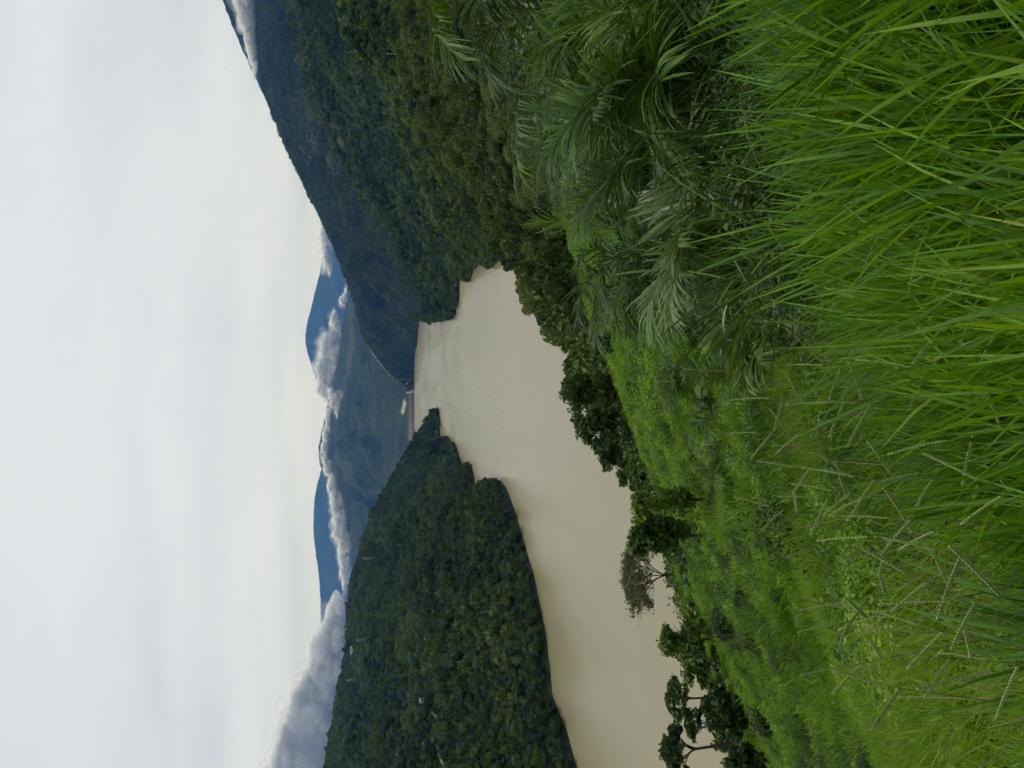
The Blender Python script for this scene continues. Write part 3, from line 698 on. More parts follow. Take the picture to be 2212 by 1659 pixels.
# tall broad bladed grass round the photographer's feet
tall = [tuft(400 + k, 38, (0.38, 0.80), (0.006, 0.023), 0.10, (0.02, 0.48), 5, arc=0.8) for k in range(8)]
fine = [tuft(430 + k, 26, (0.20, 0.5), (0.004, 0.010), 0.14, (0.1, 0.9), 4) for k in range(6)]
short = [obj('short_tuft_source', tuft(460 + k, 44, (0.05, 0.17), (0.005, 0.011), 0.15, (0.2, 1.3), 3), M['meadow'], link=False) for k in range(6)]
lump = [obj('meadow_tuft_source', tuft(490 + k, 70, (0.06, 0.19), (0.012, 0.026), 0.40, (0.3, 1.3), 3), M['meadow'], link=False) for k in range(6)]
def herb(seed, n, rad, h, leaf):
    g = np.random.default_rng(seed); mb = MB()
    for q in range(7):
        a = g.random() * 6.283; rr = rad * 0.7 * math.sqrt(g.random()); c = np.array([math.cos(a) * rr, math.sin(a) * rr, h * 0.35 * g.random()]); cr = rad * (0.25 + 0.3 * g.random())
        d = nrm(g.normal(size=(n // 7, 3)) + np.array([0, 0, 0.5])); pos = c + d * np.array([cr, cr, h * 0.7]) * (0.5 + 0.5 * g.random((n // 7, 1)))
        v, f = leaf_quads(pos, nrm(d * 0.4 + 0.6 * g.normal(size=(n // 7, 3)) + np.array([0, 0, 0.7])), leaf * (0.6 + 0.8 * g.random(n // 7)), 1.9, g)
        mb.add(v, f, r=np.repeat(np.clip(0.5 * g.random() + 0.5 * g.random(n // 7), 0, 1), 4))
    return mb.mesh('herb')
weed = [obj('weed_source', herb(520 + k, 560, 0.45, 0.22, 0.024), M['meadow'], link=False) for k in range(6)]
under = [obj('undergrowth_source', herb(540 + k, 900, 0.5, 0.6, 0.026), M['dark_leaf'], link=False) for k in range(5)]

p = wedge_points(0.8, 4.2, 62, 71, pad=0.6)
lim = 2.25 + 0.75 * sstep(-0.3, 0.25, p[:, 0] / np.maximum(p[:, 1], .1)) + 0.9 * fbm(p[:, 0] / 0.8, p[:, 1] / 0.8, 3)
p = p[p[:, 1] < lim]
near_grass('grass', p, tall, 0.7, 1.1, 72, M['grass'], kind='stuff', label='tall broad bladed green grass at the near edge', category='grass')
p = wedge_points(1.0, 5.0, 72, 73, pad=0.6)
p = p[p[:, 1] < 2.5 + 1.9 * sstep(-0.25, 0.25, p[:, 0] / p[:, 1]) + 1.2 * fbm(p[:, 0] / 0.9, p[:, 1] / 0.9, 3)]
near_grass('grass', p, fine, 0.6, 1.05, 74, M['grass'], kind='stuff', label='fine tangled grass among the tall blades', category='grass')
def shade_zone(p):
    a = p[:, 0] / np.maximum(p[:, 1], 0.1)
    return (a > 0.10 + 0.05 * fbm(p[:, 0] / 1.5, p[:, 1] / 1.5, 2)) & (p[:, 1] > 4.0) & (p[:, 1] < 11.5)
dryt = [tuft(600 + k, 7, (0.25, 0.75), (0.003, 0.008), 0.2, (0.4, 1.6), 5) for k in range(6)]
p = wedge_points(1.2, 7.0, 7, 93, pad=0.6)
near_grass('dry_grass', p, dryt, 0.6, 1.1, 94, M['dry'], kind='stuff', label='dry straw coloured blades lying through the green grass', category='grass')
p = wedge_points(2.0, 18, 60, 75)
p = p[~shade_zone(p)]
grass('grass', p, short, 0.7, 1.5, 76, kind='stuff', label='short bright meadow grass below the tall grass', category='grass')
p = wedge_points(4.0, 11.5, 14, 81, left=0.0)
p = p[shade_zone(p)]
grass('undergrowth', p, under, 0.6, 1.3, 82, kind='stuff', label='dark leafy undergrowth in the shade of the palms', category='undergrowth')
cane = [tuft(580 + k, 24, (0.5, 1.15), (0.008, 0.018), 0.16, (0.1, 0.8), 5) for k in range(6)]
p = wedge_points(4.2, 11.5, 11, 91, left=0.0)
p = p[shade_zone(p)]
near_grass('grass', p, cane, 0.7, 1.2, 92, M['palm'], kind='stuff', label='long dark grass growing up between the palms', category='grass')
p = wedge_points(5, 34, 8.0, 83)
p = p[~shade_zone(p) & (fbm(p[:, 0] / 1.8 + 4, p[:, 1] / 1.4, 3) > 0.16)]
grass('weeds', p, weed, 0.40, 1.0, 84, kind='stuff', label='low leafy weeds growing through the meadow', category='weeds')
def shoulder(p):
    return (p[:, 0] / np.maximum(p[:, 1], .1) > 0.24 + 0.05 * fbm(p[:, 0] / 5, p[:, 1] / 5, 2)) & (p[:, 1] > 11.5)
p = wedge_points(11.5, 125, 0.9, 89, left=-0.18)
p = p[shoulder(p)]
grass('undergrowth', p, under, 1.2, 3.2, 90, kind='stuff', label='dark brush on the right shoulder of the slope behind the palms', category='undergrowth')
p = wedge_points(14, 60, 6.5, 77)
p = p[~shoulder(p)]
grass('grass', p, lump, 0.8, 1.7, 78, kind='stuff', label='tussocky meadow grass on the slope', category='grass')
p = wedge_points(30, 135, 1.5, 85)
p = p[(fbm(p[:, 0] / 5 + 4, p[:, 1] / 4, 3) > 0.0) & ~shoulder(p)]
grass('weeds', p, weed, 1.0, 2.6, 86, kind='stuff', label='low leafy weeds on the upper meadow by the brow', category='weeds')
scrub = [obj('scrub_source', herb(560 + k, 980, 0.5, 0.5, 0.019), M['scrub'], link=False) for k in range(5)]
p = wedge_points(9, 75, 2.6, 87)
p = p[(fbm(p[:, 0] / 4.0 + 9, p[:, 1] / 3.0, 3) > 0.12) & ~shade_zone(p)]
grass('scrub', p, scrub, 0.35, 1.15, 88, kind='stuff', label='dark scrubby tufts dotted through the meadow', category='scrub')
p = wedge_points(50, 135, 1.8, 79)
p = p[~shoulder(p)]
grass('grass', p, lump, 1.6, 3.2, 80, kind='stuff', label='bright meadow grass near the brow of the slope', category='grass')

# ------------------------------------------------------------------ palms
def bez(a, b, c, n):
    t = np.linspace(0, 1, n)[:, None]
    return a * (1 - t) ** 2 + 2 * b * t * (1 - t) + c * t ** 2
def frond(parent, org, a, b, c, mat, seed, leaf=0.6, npair=52, width=0.021, droop=0.9, bare=0.16, flat=0.25):
    """pinnate frond: an arching midrib with two rows of drooping leaflets"""
    g = np.random.default_rng(seed)
    pts = bez(np.asarray(a, float), np.asarray(b, float), np.asarray(c, float), 22) - org
    Lr = np.sum(np.linalg.norm(np.diff(pts, axis=0), axis=1))
    mb = MB(); mb.tube(pts, np.linspace(0.017, 0.003, 22), 5)
    fr = obj('frond', mb.mesh('frond', True), M['rachis'], parent)
    t = np.linspace(bare, 0.995, npair) + g.normal(0, 0.004, npair); t = np.clip(t, 0, 1)
    pos = np.stack([np.interp(t, np.linspace(0, 1, 22), pts[:, k]) for k in range(3)], 1)
    tg = nrm(np.gradient(pts, axis=0)); tan = np.stack([np.interp(t, np.linspace(0, 1, 22), tg[:, k]) for k in range(3)], 1)
    up = np.array([0, 0, 1.0]); side = nrm(np.cross(tan, up)); nup = nrm(np.cross(side, tan))
    V = []; Fs = []; Rn = []; off = 0
    for sg in (-1, 1):
        fw = 0.55 + 0.9 * t ** 2
        d0 = nrm(side * sg + tan * fw[:, None] + nup * (flat + 0.25 * g.normal(size=(npair, 1))) + 0.10 * g.normal(size=(npair, 3)))
        ln = leaf * (0.45 + 0.75 * np.sin(np.clip(0.12 + t * 0.86, 0, 1) * math.pi) ** 0.7) * (0.85 + 0.3 * g.random(npair))
        gr = droop * (0.45 + 0.9 * g.random(npair))
        bd = np.stack([np.zeros(npair), np.zeros(npair), -gr], 1) + tan * 0.15
        v, f, k = strips(pos, d0, bd, ln, np.full(npair, width) * (0.8 + 0.4 * g.random(npair)), nup + 0.2 * g.normal(size=(npair, 3)), 5, 1.3,
                         wprof=lambda q: np.sin((q * 0.86 + 0.14) * math.pi) ** 0.7)
        V.append(v); Fs.append(f + off); off += len(v); Rn.append(np.repeat(g.random(npair), k))
    me = mesh_from('leaflets', np.concatenate(V), np.concatenate(Fs), {'rnd': np.concatenate(Rn)}, smooth=True)
    obj('leaflets', me, mat, fr, kind='stuff')
    return fr
def palm(base, label, keys, nrand, seed, Lr=(1.5, 2.4), leaf=0.55, mat='palm', az=(0, 6.283), elev=(0.7, 1.4), group='palms on the near slope', npair=52, width=0.021):
    """stemless palm: short stubby stem, then fronds; keys are (start, middle, tip) midribs taken from the photograph"""
    g = np.random.default_rng(seed); base = np.asarray(base, float)
    e = empty('palm', base, label=label, category='palm', group=group)
    mb = MB(); mb.tube(np.array([[0, 0, -0.2], [0, 0, 0.05], [0.01, 0, 0.22]]), [0.09, 0.10, 0.05], 8)
    obj('stem', mb.mesh('stem'), M['dry_bark'], e)
    k = 0
    for key in keys:
        a, b, c = key[:3]
        kw = key[3] if len(key) > 3 else {}
        m = M[kw.pop('mat', mat)]
        frond(e, base, a, b, c, m, seed * 50 + k, **{**dict(leaf=leaf, npair=npair, width=width), **kw}); k += 1
    for q in range(nrand):
        A = az[0] + (az[1] - az[0]) * (q + g.random()) / max(nrand, 1); E = elev[0] + (elev[1] - elev[0]) * g.random()
        L = Lr[0] + (Lr[1] - Lr[0]) * g.random()
        h = np.array([math.cos(A), math.sin(A), 0])
        a = base + np.array([0, 0, 0.12]); b = a + (h * math.cos(E) + np.array([0, 0, math.sin(E)])) * L * 0.62
        c = b + (h * math.cos(E - 1.05) + np.array([0, 0, math.sin(E - 1.05)])) * L * 0.5
        frond(e, base, a, b, c, M[mat], seed * 50 + k, leaf=leaf * (0.85 + 0.3 * g.random()), npair=npair, width=width); k += 1
    return e
def G(px, py, d, dz=0.0):
    """point on the near hillside straight below the picture point"""
    q = P(px, py, d); return np.array([q[0], q[1], float(hz(q[0], q[1])) + dz])
def key(base, d, *pts, **kw):
    """midrib through picture points (px, py) at distance d (or own distances)"""
    c = [P(x[0], x[1], x[2] if len(x) > 2 else d) for x in pts]
    if len(c) == 2: return (base, c[0], c[1], kw)
    mid = 2 * c[1] - 0.5 * (c[0] + c[2])
    return (c[0], mid, c[2], kw)

b1 = G(1330, -40, 8.2)
palm(b1, 'tall feathery palm cut by the frame corner beyond the wood', [
    key(b1, 8.2, (1150, -40), (960, 30), (1000, 130, 8.0)), key(b1, 8.2, (1300, 60), (1150, 135), (1122, 362, 7.6), leaf=0.62, droop=1.3),
    key(b1, 8.2, (1280, -10), (1060, 70), (1090, 190)), key(b1, 7.6, (1330, 20), (1230, 120), (1260, 300))], 9, 1, (1.3, 2.0), 0.52)
b2 = G(1480, 510, 8.8)
palm(b2, 'bright green palm with an upright young frond', [
    key(b2, 9.0, (1440, 520), (1290, 490), (1165, 478), mat='palm_bright', leaf=0.42, droop=0.12, flat=0.1),
    key(b2, 8.8, (1430, 500), (1290, 400), (1270, 300)), key(b2, 8.6, (1440, 480), (1320, 420), (1250, 440), mat='palm_bright'),
    key(b2, 8.6, (1450, 530), (1330, 560), (1300, 640))], 6, 2, (1.3, 2.0))
b3 = G(1680, 450, 5.6)
palm(b3, 'grey green palm with a wide fan of long arching leaflets', [
    key(b3, 5.6, (1640, 490), (1545, 458), (1440, 400, 5.8), leaf=0.62, droop=0.8, width=0.023),
    key(b3, 5.4, (1620, 430), (1500, 330), (1500, 240), leaf=0.6), key(b3, 5.2, (1660, 480), (1600, 560), (1640, 660), leaf=0.55, droop=1.2)], 8, 3, (0.8, 1.3), 0.42, mat='palm_pale')
b4 = G(1700, 120, 5.4)
palm(b4, 'dark shaded palm at the frame edge above the tall grass', [
    key(b4, 5.4, (1563, 232), (1523, 130), (1500, 0), leaf=0.55), key(b4, 5.6, (1600, 120), (1400, 150), (1330, 195), leaf=0.6),
    key(b4, 5.8, (1600, 60), (1380, 40), (1241, 0), leaf=0.6), key(b4, 5.4, (1600, 140), (1430, 260), (1493, 330), leaf=0.55)], 10, 4, (0.9, 1.5), 0.46)
b5 = G(1420, 590, 11)
palm(b5, 'spreading palm with drooping fronds beside the meadow', [
    key(b5, 11, (1385, 600), (1362, 652), (1352, 712), droop=1.1), key(b5, 10.6, (1395, 580), (1443, 615), (1485, 660)),
    key(b5, 11, (1380, 590), (1300, 640), (1290, 740)), key(b5, 11, (1380, 590), (1280, 600), (1250, 690)), key(b5, 11, (1390, 570), (1300, 540), (1250, 570))], 6, 5, (1.1, 1.8), 0.48)
b6 = G(1600, 600, 7.6)
palm(b6, 'low palm whose fronds lie over the meadow grass', [
    key(b6, 7.6, (1570, 640), (1512, 655), (1500, 600)), key(b6, 7.0, (1600, 620), (1560, 690), (1600, 770), droop=1.2)], 5, 6, (0.7, 1.15), 0.36)
b7 = G(1640, 700, 6.0)
palm(b7, 'small dark palm at the lower end of the palm thicket', [key(b7, 6.0, (1640, 560), (1580, 600), (1650, 700), droop=1.3)], 5, 7, (0.55, 0.9), 0.3)
b8 = G(1260, 330, 14)
palm(b8, 'pale palm behind the thicket with narrow hanging leaflets', [key(b8, 13, (1280, 290), (1180, 310), (1190, 400)), key(b8, 13, (1280, 330), (1200, 260), (1220, 180))], 7, 8, (1.6, 2.4))
b9 = G(1560, 300, 6.8)
palm(b9, 'dark palm in the middle of the thicket behind the fan palm', [key(b9, 6.8, (1560, 300), (1400, 250), (1330, 190)), key(b9, 6.6, (1560, 300), (1420, 340), (1380, 420))], 8, 9, (0.9, 1.5), 0.45)
b10 = G(1480, 40, 7.0)
palm(b10, 'dense dark palm at the frame edge behind the shaded palm', [key(b10, 7.0, (1450, 40), (1280, 60), (1220, 130))], 9, 10, (1.0, 1.6), 0.48)
b11 = G(1400, 200, 9.5)
palm(b11, 'palm with lit upper fronds between the corner palm and the thicket', [key(b11, 9.5, (1380, 220), (1240, 260), (1200, 330))], 8, 11, (1.2, 1.8), 0.5)
for k, (px, py, d, s) in enumerate([(1560, 890, 9.5, .8), (1570, 1010, 10, .8), (1610, 800, 8, .7), (1500, 820, 13, .9), (1590, 960, 8.5, .6)]):
    bb = G(px, py, ground_hit(px, py))
    palm(bb, ['fern like young palm under the meadow tree line', 'small young palm standing alone in the meadow grass', 'young palm beside the thicket edge', 'dark young palm in the upper meadow', 'tiny young palm low in the grass'][k], [], 6, 20 + k, (0.6 * s, 1.1 * s), 0.3 * s, group='young palms in the meadow', npair=28, width=0.018)

# ------------------------------------------------------------------ trees and bushes of the meadow
def tree(name, base, top, width, label, style='round', leafmat='dark_leaf', seed=0, nclump=18, nleaf=170, leaf=0.28, lean=(0, 0), trunk_r=None, fill=1.0, barkmat='bark', category='tree', fork=0.45, group=None):
    """one tree: tapered trunk, limbs to each leaf clump, crown of leaf faces"""
    g = np.random.default_rng(seed + 1000); base = np.asarray(base, float); H = top - base[2]
    e = empty(name, base, label=label, category=category)
    if group: e['group'] = group
    tr = trunk_r or max(0.03, H * 0.018)
    fk = np.array([lean[0] * fork, lean[1] * fork, H * fork])
    tp = MB(); tpts = bez(np.array([0, 0, -0.3]), fk * 0.5 + np.array([g.normal() * H * .02, g.normal() * H * .02, 0]), fk, 7)
    tp.tube(tpts, np.linspace(tr * 1.25, tr * 0.75, 7), 8)
    cr = MB(); nl = 5; limbs = []
    for k in range(nl):
        a = (k + 0.6 * g.random()) * 6.283 / nl; rr = width * ((0.24 + 0.14 * g.random()) if style == 'umbrella' else (0.16 + 0.12 * g.random())); zt = H * ((0.80 if style == 'umbrella' else 0.45 + 0.3 * g.random()) if style != 'bush' else 0.35)
        lb_ = bez(fk * (0.7 + 0.3 * g.random()), (fk + np.array([math.cos(a) * rr * 0.3, math.sin(a) * rr * 0.3, zt])) / 2, np.array([math.cos(a) * rr + lean[0], math.sin(a) * rr + lean[1], max(zt, fk[2] * 1.15)]), 7)
        tp.tube(lb_, np.linspace(tr * 0.55, tr * 0.25, 7), 6); limbs.append(lb_)
    for k in range(nclump):
        a = g.random() * 6.283; q = math.sqrt(g.random())
        if style == 'umbrella':
            z = H * (0.90 + 0.08 * g.random() - (0.10 + 0.14 * g.random()) * q * q); rad = width * 0.5 * q * 0.95; cr_r = width * (0.075 + 0.06 * g.random()); sq = 0.42
        elif style == 'bush':
            z = H * (0.15 + 0.68 * g.random() * (1 - 0.5 * q)); rad = width * 0.5 * q * 0.8; cr_r = width * (0.15 + 0.10 * g.random()); sq = 0.85
        else:
            zz_ = g.random(); z = H * (fork * 0.9 + (0.95 - fork * 0.9) * zz_); rad = width * 0.5 * q * 0.82 * math.sqrt(max(0.12, 1 - ((zz_ - 0.42) / 0.62) ** 2)); cr_r = width * (0.12 + 0.09 * g.random()); sq = 0.7
        c = np.array([math.cos(a) * rad + lean[0], math.sin(a) * rad * 0.9 + lean[1], z])
        lb_ = limbs[int(np.argmin([np.linalg.norm(l[-1] - c) for l in limbs]))]; st = lb_[int(g.integers(3, 7))]
        lp = bez(st, (st + c) / 2 + g.normal(size=3) * width * 0.03, c, 6)
        tp.tube(lp, np.linspace(tr * 0.26, tr * 0.09, 6), 4)
        for w in range(3):
            tip = c + nrm(g.normal(size=3)) * cr_r * np.array([1, 1, sq])
            tp.tube(bez(lp[4], (lp[4] + tip) / 2 + g.normal(size=3) * cr_r * .1, tip, 4), np.linspace(tr * 0.14, tr * 0.03, 4), 4)
        n = int(nleaf * (0.9 + 1.2 * g.random()) * fill)
        if n:
            d = nrm(g.normal(size=(n, 3)))
            st_ = np.array([0.8 + 0.5 * g.random(), 0.8 + 0.5 * g.random(), sq * (0.7 + 0.6 * g.random())])
            pos = c + d * cr_r * st_ * np.minimum(np.abs(g.normal(0.62, 0.34, (n, 1))), 1.25)
            v, f = leaf_quads(pos, nrm(d * 0.5 + g.normal(size=(n, 3)) * 0.6 + np.array([0, 0, 0.5])), leaf * (0.6 + 0.8 * g.random(n)), 1.7, g)
            cr.add(v, f, r=np.repeat(np.clip(0.3 * g.random() + 0.7 * g.random(n), 0, 1), 4))
    obj('trunk', tp.mesh('trunk', True), M[barkmat], e)
    if cr.n: obj('crown', cr.mesh('crown'), M[leafmat], e)
    return e
def tree_at(name, py, d, px_top, wpx, label, **kw):
    q = P(px_top, py, d); b = np.array([q[0], q[1], float(hz(q[0], q[1]))])
    return tree(name, b, q[2], wpx * d / FOC, label, **kw)

tree_at('broadleaf_tree', 845, 112, 1212, 105, 'big dark tree with a ragged hole in its crown against the water', seed=1, nclump=30, nleaf=210, leaf=0.34, fork=0.25)
tree_at('broadleaf_tree', 925, 106, 1232, 110, 'dark round tree beside the big ragged one at the water', seed=2, nclump=32, nleaf=210, leaf=0.32, fork=0.25)
tree_at('broadleaf_tree', 985, 98, 1292, 75, 'smaller dark tree on the brow with loose outer leaves', seed=3, nclump=24, nleaf=150, leaf=0.31, fork=0.25)
tree_at('broadleaf_tree', 1030, 90, 1335, 60, 'low dark tree on the brow between two taller ones', seed=4, nclump=18, nleaf=150, leaf=0.3, fork=0.25)
tree_at('broadleaf_tree', 790, 118, 1278, 70, 'squat dark tree at the end of the near wood', seed=5, nclump=18, nleaf=170, leaf=0.34, fork=0.25)
d3 = ground_hit(1528, 1099)
tree_at('broadleaf_tree', 1085, d3 + 1, 1360, 95, 'green leafy tree with a dark forked trunk on the meadow', seed=6, nclump=20, nleaf=70, leaf=0.16, leafmat='mid_leaf', fork=0.4)
tree_at('broadleaf_tree', 1160, d3 + 10, 1352, 105, 'tree with yellow green leaf tips next to the thin umbrella tree', seed=7, nclump=24, nleaf=90, leaf=0.2, leafmat='mid_leaf', fork=0.35)
tree_at('umbrella_tree', 1245, 75, 1350, 180, 'thin grey umbrella tree with bare spreading branches over the water', style='umbrella', seed=8, nclump=120, nleaf=34, leaf=0.16, leafmat='grey_leaf', fork=0.35)
tree_at('broadleaf_tree', 1290, 66, 1470, 80, 'low green tree at the foot of the umbrella tree', seed=9, nclump=18, nleaf=120, leaf=0.24, leafmat='mid_leaf', fork=0.3)
tree_at('broadleaf_tree', 1385, 62, 1424, 110, 'bushy green tree standing against the brown water', seed=10, nclump=26, nleaf=130, leaf=0.25, leafmat='mid_leaf', fork=0.3)
tree_at('broadleaf_tree', 1450, 66, 1475, 70, 'loose green tree below the bushy one', seed=11, nclump=16, nleaf=90, leaf=0.25, leafmat='mid_leaf', fork=0.35)
tree_at('umbrella_tree', 1512, 70, 1440, 105, 'slim flat topped tree with a bare thin trunk over the water', style='umbrella', seed=12, nclump=34, nleaf=60, leaf=0.26, leafmat='dark_leaf', fork=0.7)
tree_at('umbrella_tree', 1615, 66, 1428, 120, 'leaning flat topped tree at the frame edge over the water', style='umbrella', seed=13, nclump=42, nleaf=60, leaf=0.26, leafmat='dark_leaf', fork=0.65, lean=(-0.6, 0))
tree_at('umbrella_tree', 1568, 72, 1480, 75, 'small open tree between the two flat topped trees', style='umbrella', seed=14, nclump=26, nleaf=60, leaf=0.24, leafmat='dark_leaf', fork=0.6)
tree_at('broadleaf_tree', 1545, 58, 1525, 110, 'dark dense bushy tree under the flat topped trees', seed=15, nclump=26, nleaf=150, leaf=0.25, fork=0.25)
tree_at('broadleaf_tree', 1640, 54, 1560, 80, 'dark tree cut by the frame edge beside the meadow', seed=16, nclump=18, nleaf=150, leaf=0.24, fork=0.25)
for k, (py, d, pt, w, lb) in enumerate([(1060, 82, 1385, 55, 'dark bush below the brow trees'), (1190, 60, 1450, 60, 'dark bush under the yellow green tree'), (1230, 62, 1480, 60, 'bush at the base of the umbrella tree'),
                                        (1322, 62, 1466, 85, 'green bush between the umbrella tree and the bushy tree'), (1420, 60, 1540, 60, 'dark bush below the bushy tree'), (1490, 60, 1530, 50, 'bush under the slim flat topped tree'), (1120, 70, 1430, 55, 'dark bush behind the forked trunk')]):
    tree_at('bush', py, d, pt, w, lb, style='bush', seed=40 + k, nclump=14, nleaf=120, leaf=0.24, leafmat='mid_leaf' if k in (3,) else 'dark_leaf', fork=0.2, category='bush')
for k, (px, py, w, lb) in enumerate([(1590, 1200, 20, 'small round dark bush nearest the forked tree'), (1585, 1270, 24, 'dark round bush in the middle of the meadow'), (1610, 1295, 24, 'dark tuft beside the middle meadow bush'),
                                     (1560, 1225, 18, 'tiny dark bush close to the brow'), (1625, 1180, 20, 'low dark tuft in the open meadow'), (1570, 1345, 34, 'broad dark tuft before the dead shrub'), (1690, 1290, 22, 'lone dark tuft in the lower meadow'),
                                     (1650, 1390, 44, 'wide dark bush in the lower meadow'), (1840, 1400, 34, 'dark scrubby bush among the seed stalks'), (1900, 1640, 50, 'dark hollow bush at the frame edge'), (1660, 1560, 40, 'dark low bush below the frame edge trees'), (1545, 830, 20, 'dark tussock by the young palms')]):
    d = ground_hit(px, py); q = P(px, py, d); h = 1.7 * w * d / FOC
    tree('bush', np.array([q[0], q[1], float(hz(q[0], q[1]))]), q[2] + h * 0.75, h * 1.15, lb, style='bush', seed=70 + k, nclump=12, nleaf=190, leaf=max(0.02, h * 0.055), fork=0.2, category='bush')
gb_ = np.random.default_rng(5)
for k, py in enumerate(np.arange(960, 1680, 26)):
    bp = np.interp(py, [800, 900, 1000, 1100, 1200, 1300, 1400, 1500, 1600, 1700], [1300, 1340, 1385, 1425, 1462, 1498, 1530, 1565, 1600, 1630])
    tree_at('bush', py + gb_.normal() * 8, 84 + 14 * gb_.random(), bp - 30 - 42 * gb_.random(), 60 + 45 * gb_.random(), 'leafy bush in the belt along the brow of the meadow', style='bush', seed=150 + k, nclump=12, nleaf=90, leaf=0.30,
            leafmat='mid_leaf' if gb_.random() > 0.6 else 'dark_leaf', fork=0.2, category='bush', group='bushes along the brow')
d = ground_hit(1643, 1374)
tree_at('dead_shrub', 1374, d, 1540, 70, 'leafless grey shrub standing in the meadow', seed=90, nclump=16, nleaf=0, fork=0.3, barkmat='dry_bark', trunk_r=0.03, category='shrub')
d = ground_hit(1580, 722)
q = P(1480, 722, d)
tree('sapling', np.array([q[0], q[1], float(hz(q[0], q[1]))]), q[2], 60 * d / FOC, 'slender dark stemmed sapling with a bright green top', style='umbrella', seed=91, nclump=6, nleaf=60, leaf=0.07, leafmat='mid_leaf', fork=0.75, trunk_r=0.02)
tree_at('bush', 735, 60, 1272, 55, 'dark fuzzy bush at the top of the meadow', style='bush', seed=92, nclump=16, nleaf=140, leaf=0.2, fork=0.2, category='bush')

# ------------------------------------------------------------------ seed stalks
def spike_mesh(seed):
    g = np.random.default_rng(seed); mb = MB(); n = 32; L = 0.16
    z = np.linspace(0, L, 6); cv = 0.012 * (z / L) ** 2
    mb.tube(np.stack([cv, 0 * z, z], 1), np.linspace(0.0012, 0.0006, 6), 4, r=0.2)
    v, f = ICO1
    for k in range(n):
        zz_ = 0.006 + (L - 0.008) * k / (n - 1); sd = 1 if k % 2 else -1
        mb.add(v * np.array([0.0030, 0.0026, 0.0062]) * (0.85 + .3 * g.random()) + np.array([0.012 * (zz_ / L) ** 2, sd * 0.0028, zz_]), f, r=np.clip(0.35 + 0.3 * g.random() + (0.45 if k > n - 3 else 0), 0, 1))
    return mb.mesh('spike')
SPIKES = [spike_mesh(k) for k in range(4)]
def stalk(base, top, seed, label, group):
    """grass flower stalk: thin stem carrying several seed spikes"""
    g = np.random.default_rng(seed); base = np.asarray(base, float); H = float(np.linalg.norm(np.asarray(top) - base))
    e = empty('seed_stalk', base, label=label, category='seed stalk', group=group)
    tp = np.asarray(top) - base; md = tp * 0.5 + np.array([g.normal() * .05, g.normal() * .05, 0.06])
    pts = bez(np.zeros(3), md, tp, 12); mb = MB(); mb.tube(pts, np.linspace(0.0030, 0.0012, 12), 5)
    obj('stem', mb.mesh('stem', True), M['stem'], e)
    tdir = nrm(pts[-1] - pts[-2]); ns = int(g.integers(2, 5))
    for k in range(ns):
        t = 1 - 0.075 * k / max(H, .3) * 1.0
        pos = np.array([np.interp(t, np.linspace(0, 1, 12), pts[:, j]) for j in range(3)])
        a = k * 2.6 + g.random(); d = nrm(tdir * (1.2 if k == 0 else 0.75) + np.array([math.cos(a), math.sin(a), 0.0]) * (0.15 if k == 0 else 0.8 + 0.5 * g.random()) + np.array([0, 0, -0.25 * g.random()]))
        s = obj('spike', SPIKES[int(g.integers(0, 4))], M['seed'], e)
        s.location = pos; s.rotation_mode = 'QUATERNION'
        s.rotation_quaternion = Vector(d).to_track_quat('Z', 'Y'); sc = 0.8 + 0.5 * g.random(); s.scale = (sc * 1.15, sc * 1.15, sc)
    return e
stalk_spots = [(1560, 600, 4.2), (1640, 540, 4.0), (1690, 735, 3.6), (1755, 665, 3.4), (1780, 790, 3.2), (1665, 860, 3.8), (1680, 880, 3.7), (1640, 935, 3.9), (1790, 870, 3.0),
               (1850, 870, 2.6), (1905, 880, 2.5), (1960, 790, 2.4), (2010, 705, 2.2), (2105, 735, 2.0), (1835, 985, 2.9), (1800, 1060, 3.0), (1755, 1075, 3.2), (1665, 1095, 3.6), (1690, 1120, 3.5),
               (1850, 1030, 2.7), (1880, 1160, 2.6), (1925, 1120, 2.4), (1945, 1200, 2.4), (1960, 1240, 2.3), (2025, 1190, 2.1), (1840, 1300, 2.9), (1770, 1330, 3.1), (1800, 1350, 2.9), (1830, 1440, 2.8),
               (1905, 1480, 2.6), (1920, 1540, 2.5), (1985, 1350, 2.3), (2010, 1420, 2.2), (2060, 1300, 2.0), (2090, 1230, 1.9), (2120, 1040, 1.9), (2050, 950, 2.1), (1990, 1020, 2.3), (1930, 980, 2.5), (1720, 1010, 3.4),
               (2150, 1450, 1.8), (1710, 300, 3.8), (1760, 200, 3.6), (1740, 420, 3.6), (2000, 330, 2.4), (2080, 560, 2.0)]
for k, (px, py, d) in enumerate([q_ for i_, q_ in enumerate(stalk_spots) if i_ % 4 != 2]):
    q = P(px, py, d); gx = q[0] + (rng.random() - .5) * 0.5; gy = q[1] - 0.1 - 0.3 * rng.random()
    stalk(np.array([gx, gy, float(hz(gx, gy))]), q, 500 + k, 'thin grass stalk with pale seed spikes standing above the tall grass', 'seed stalks in the tall grass')

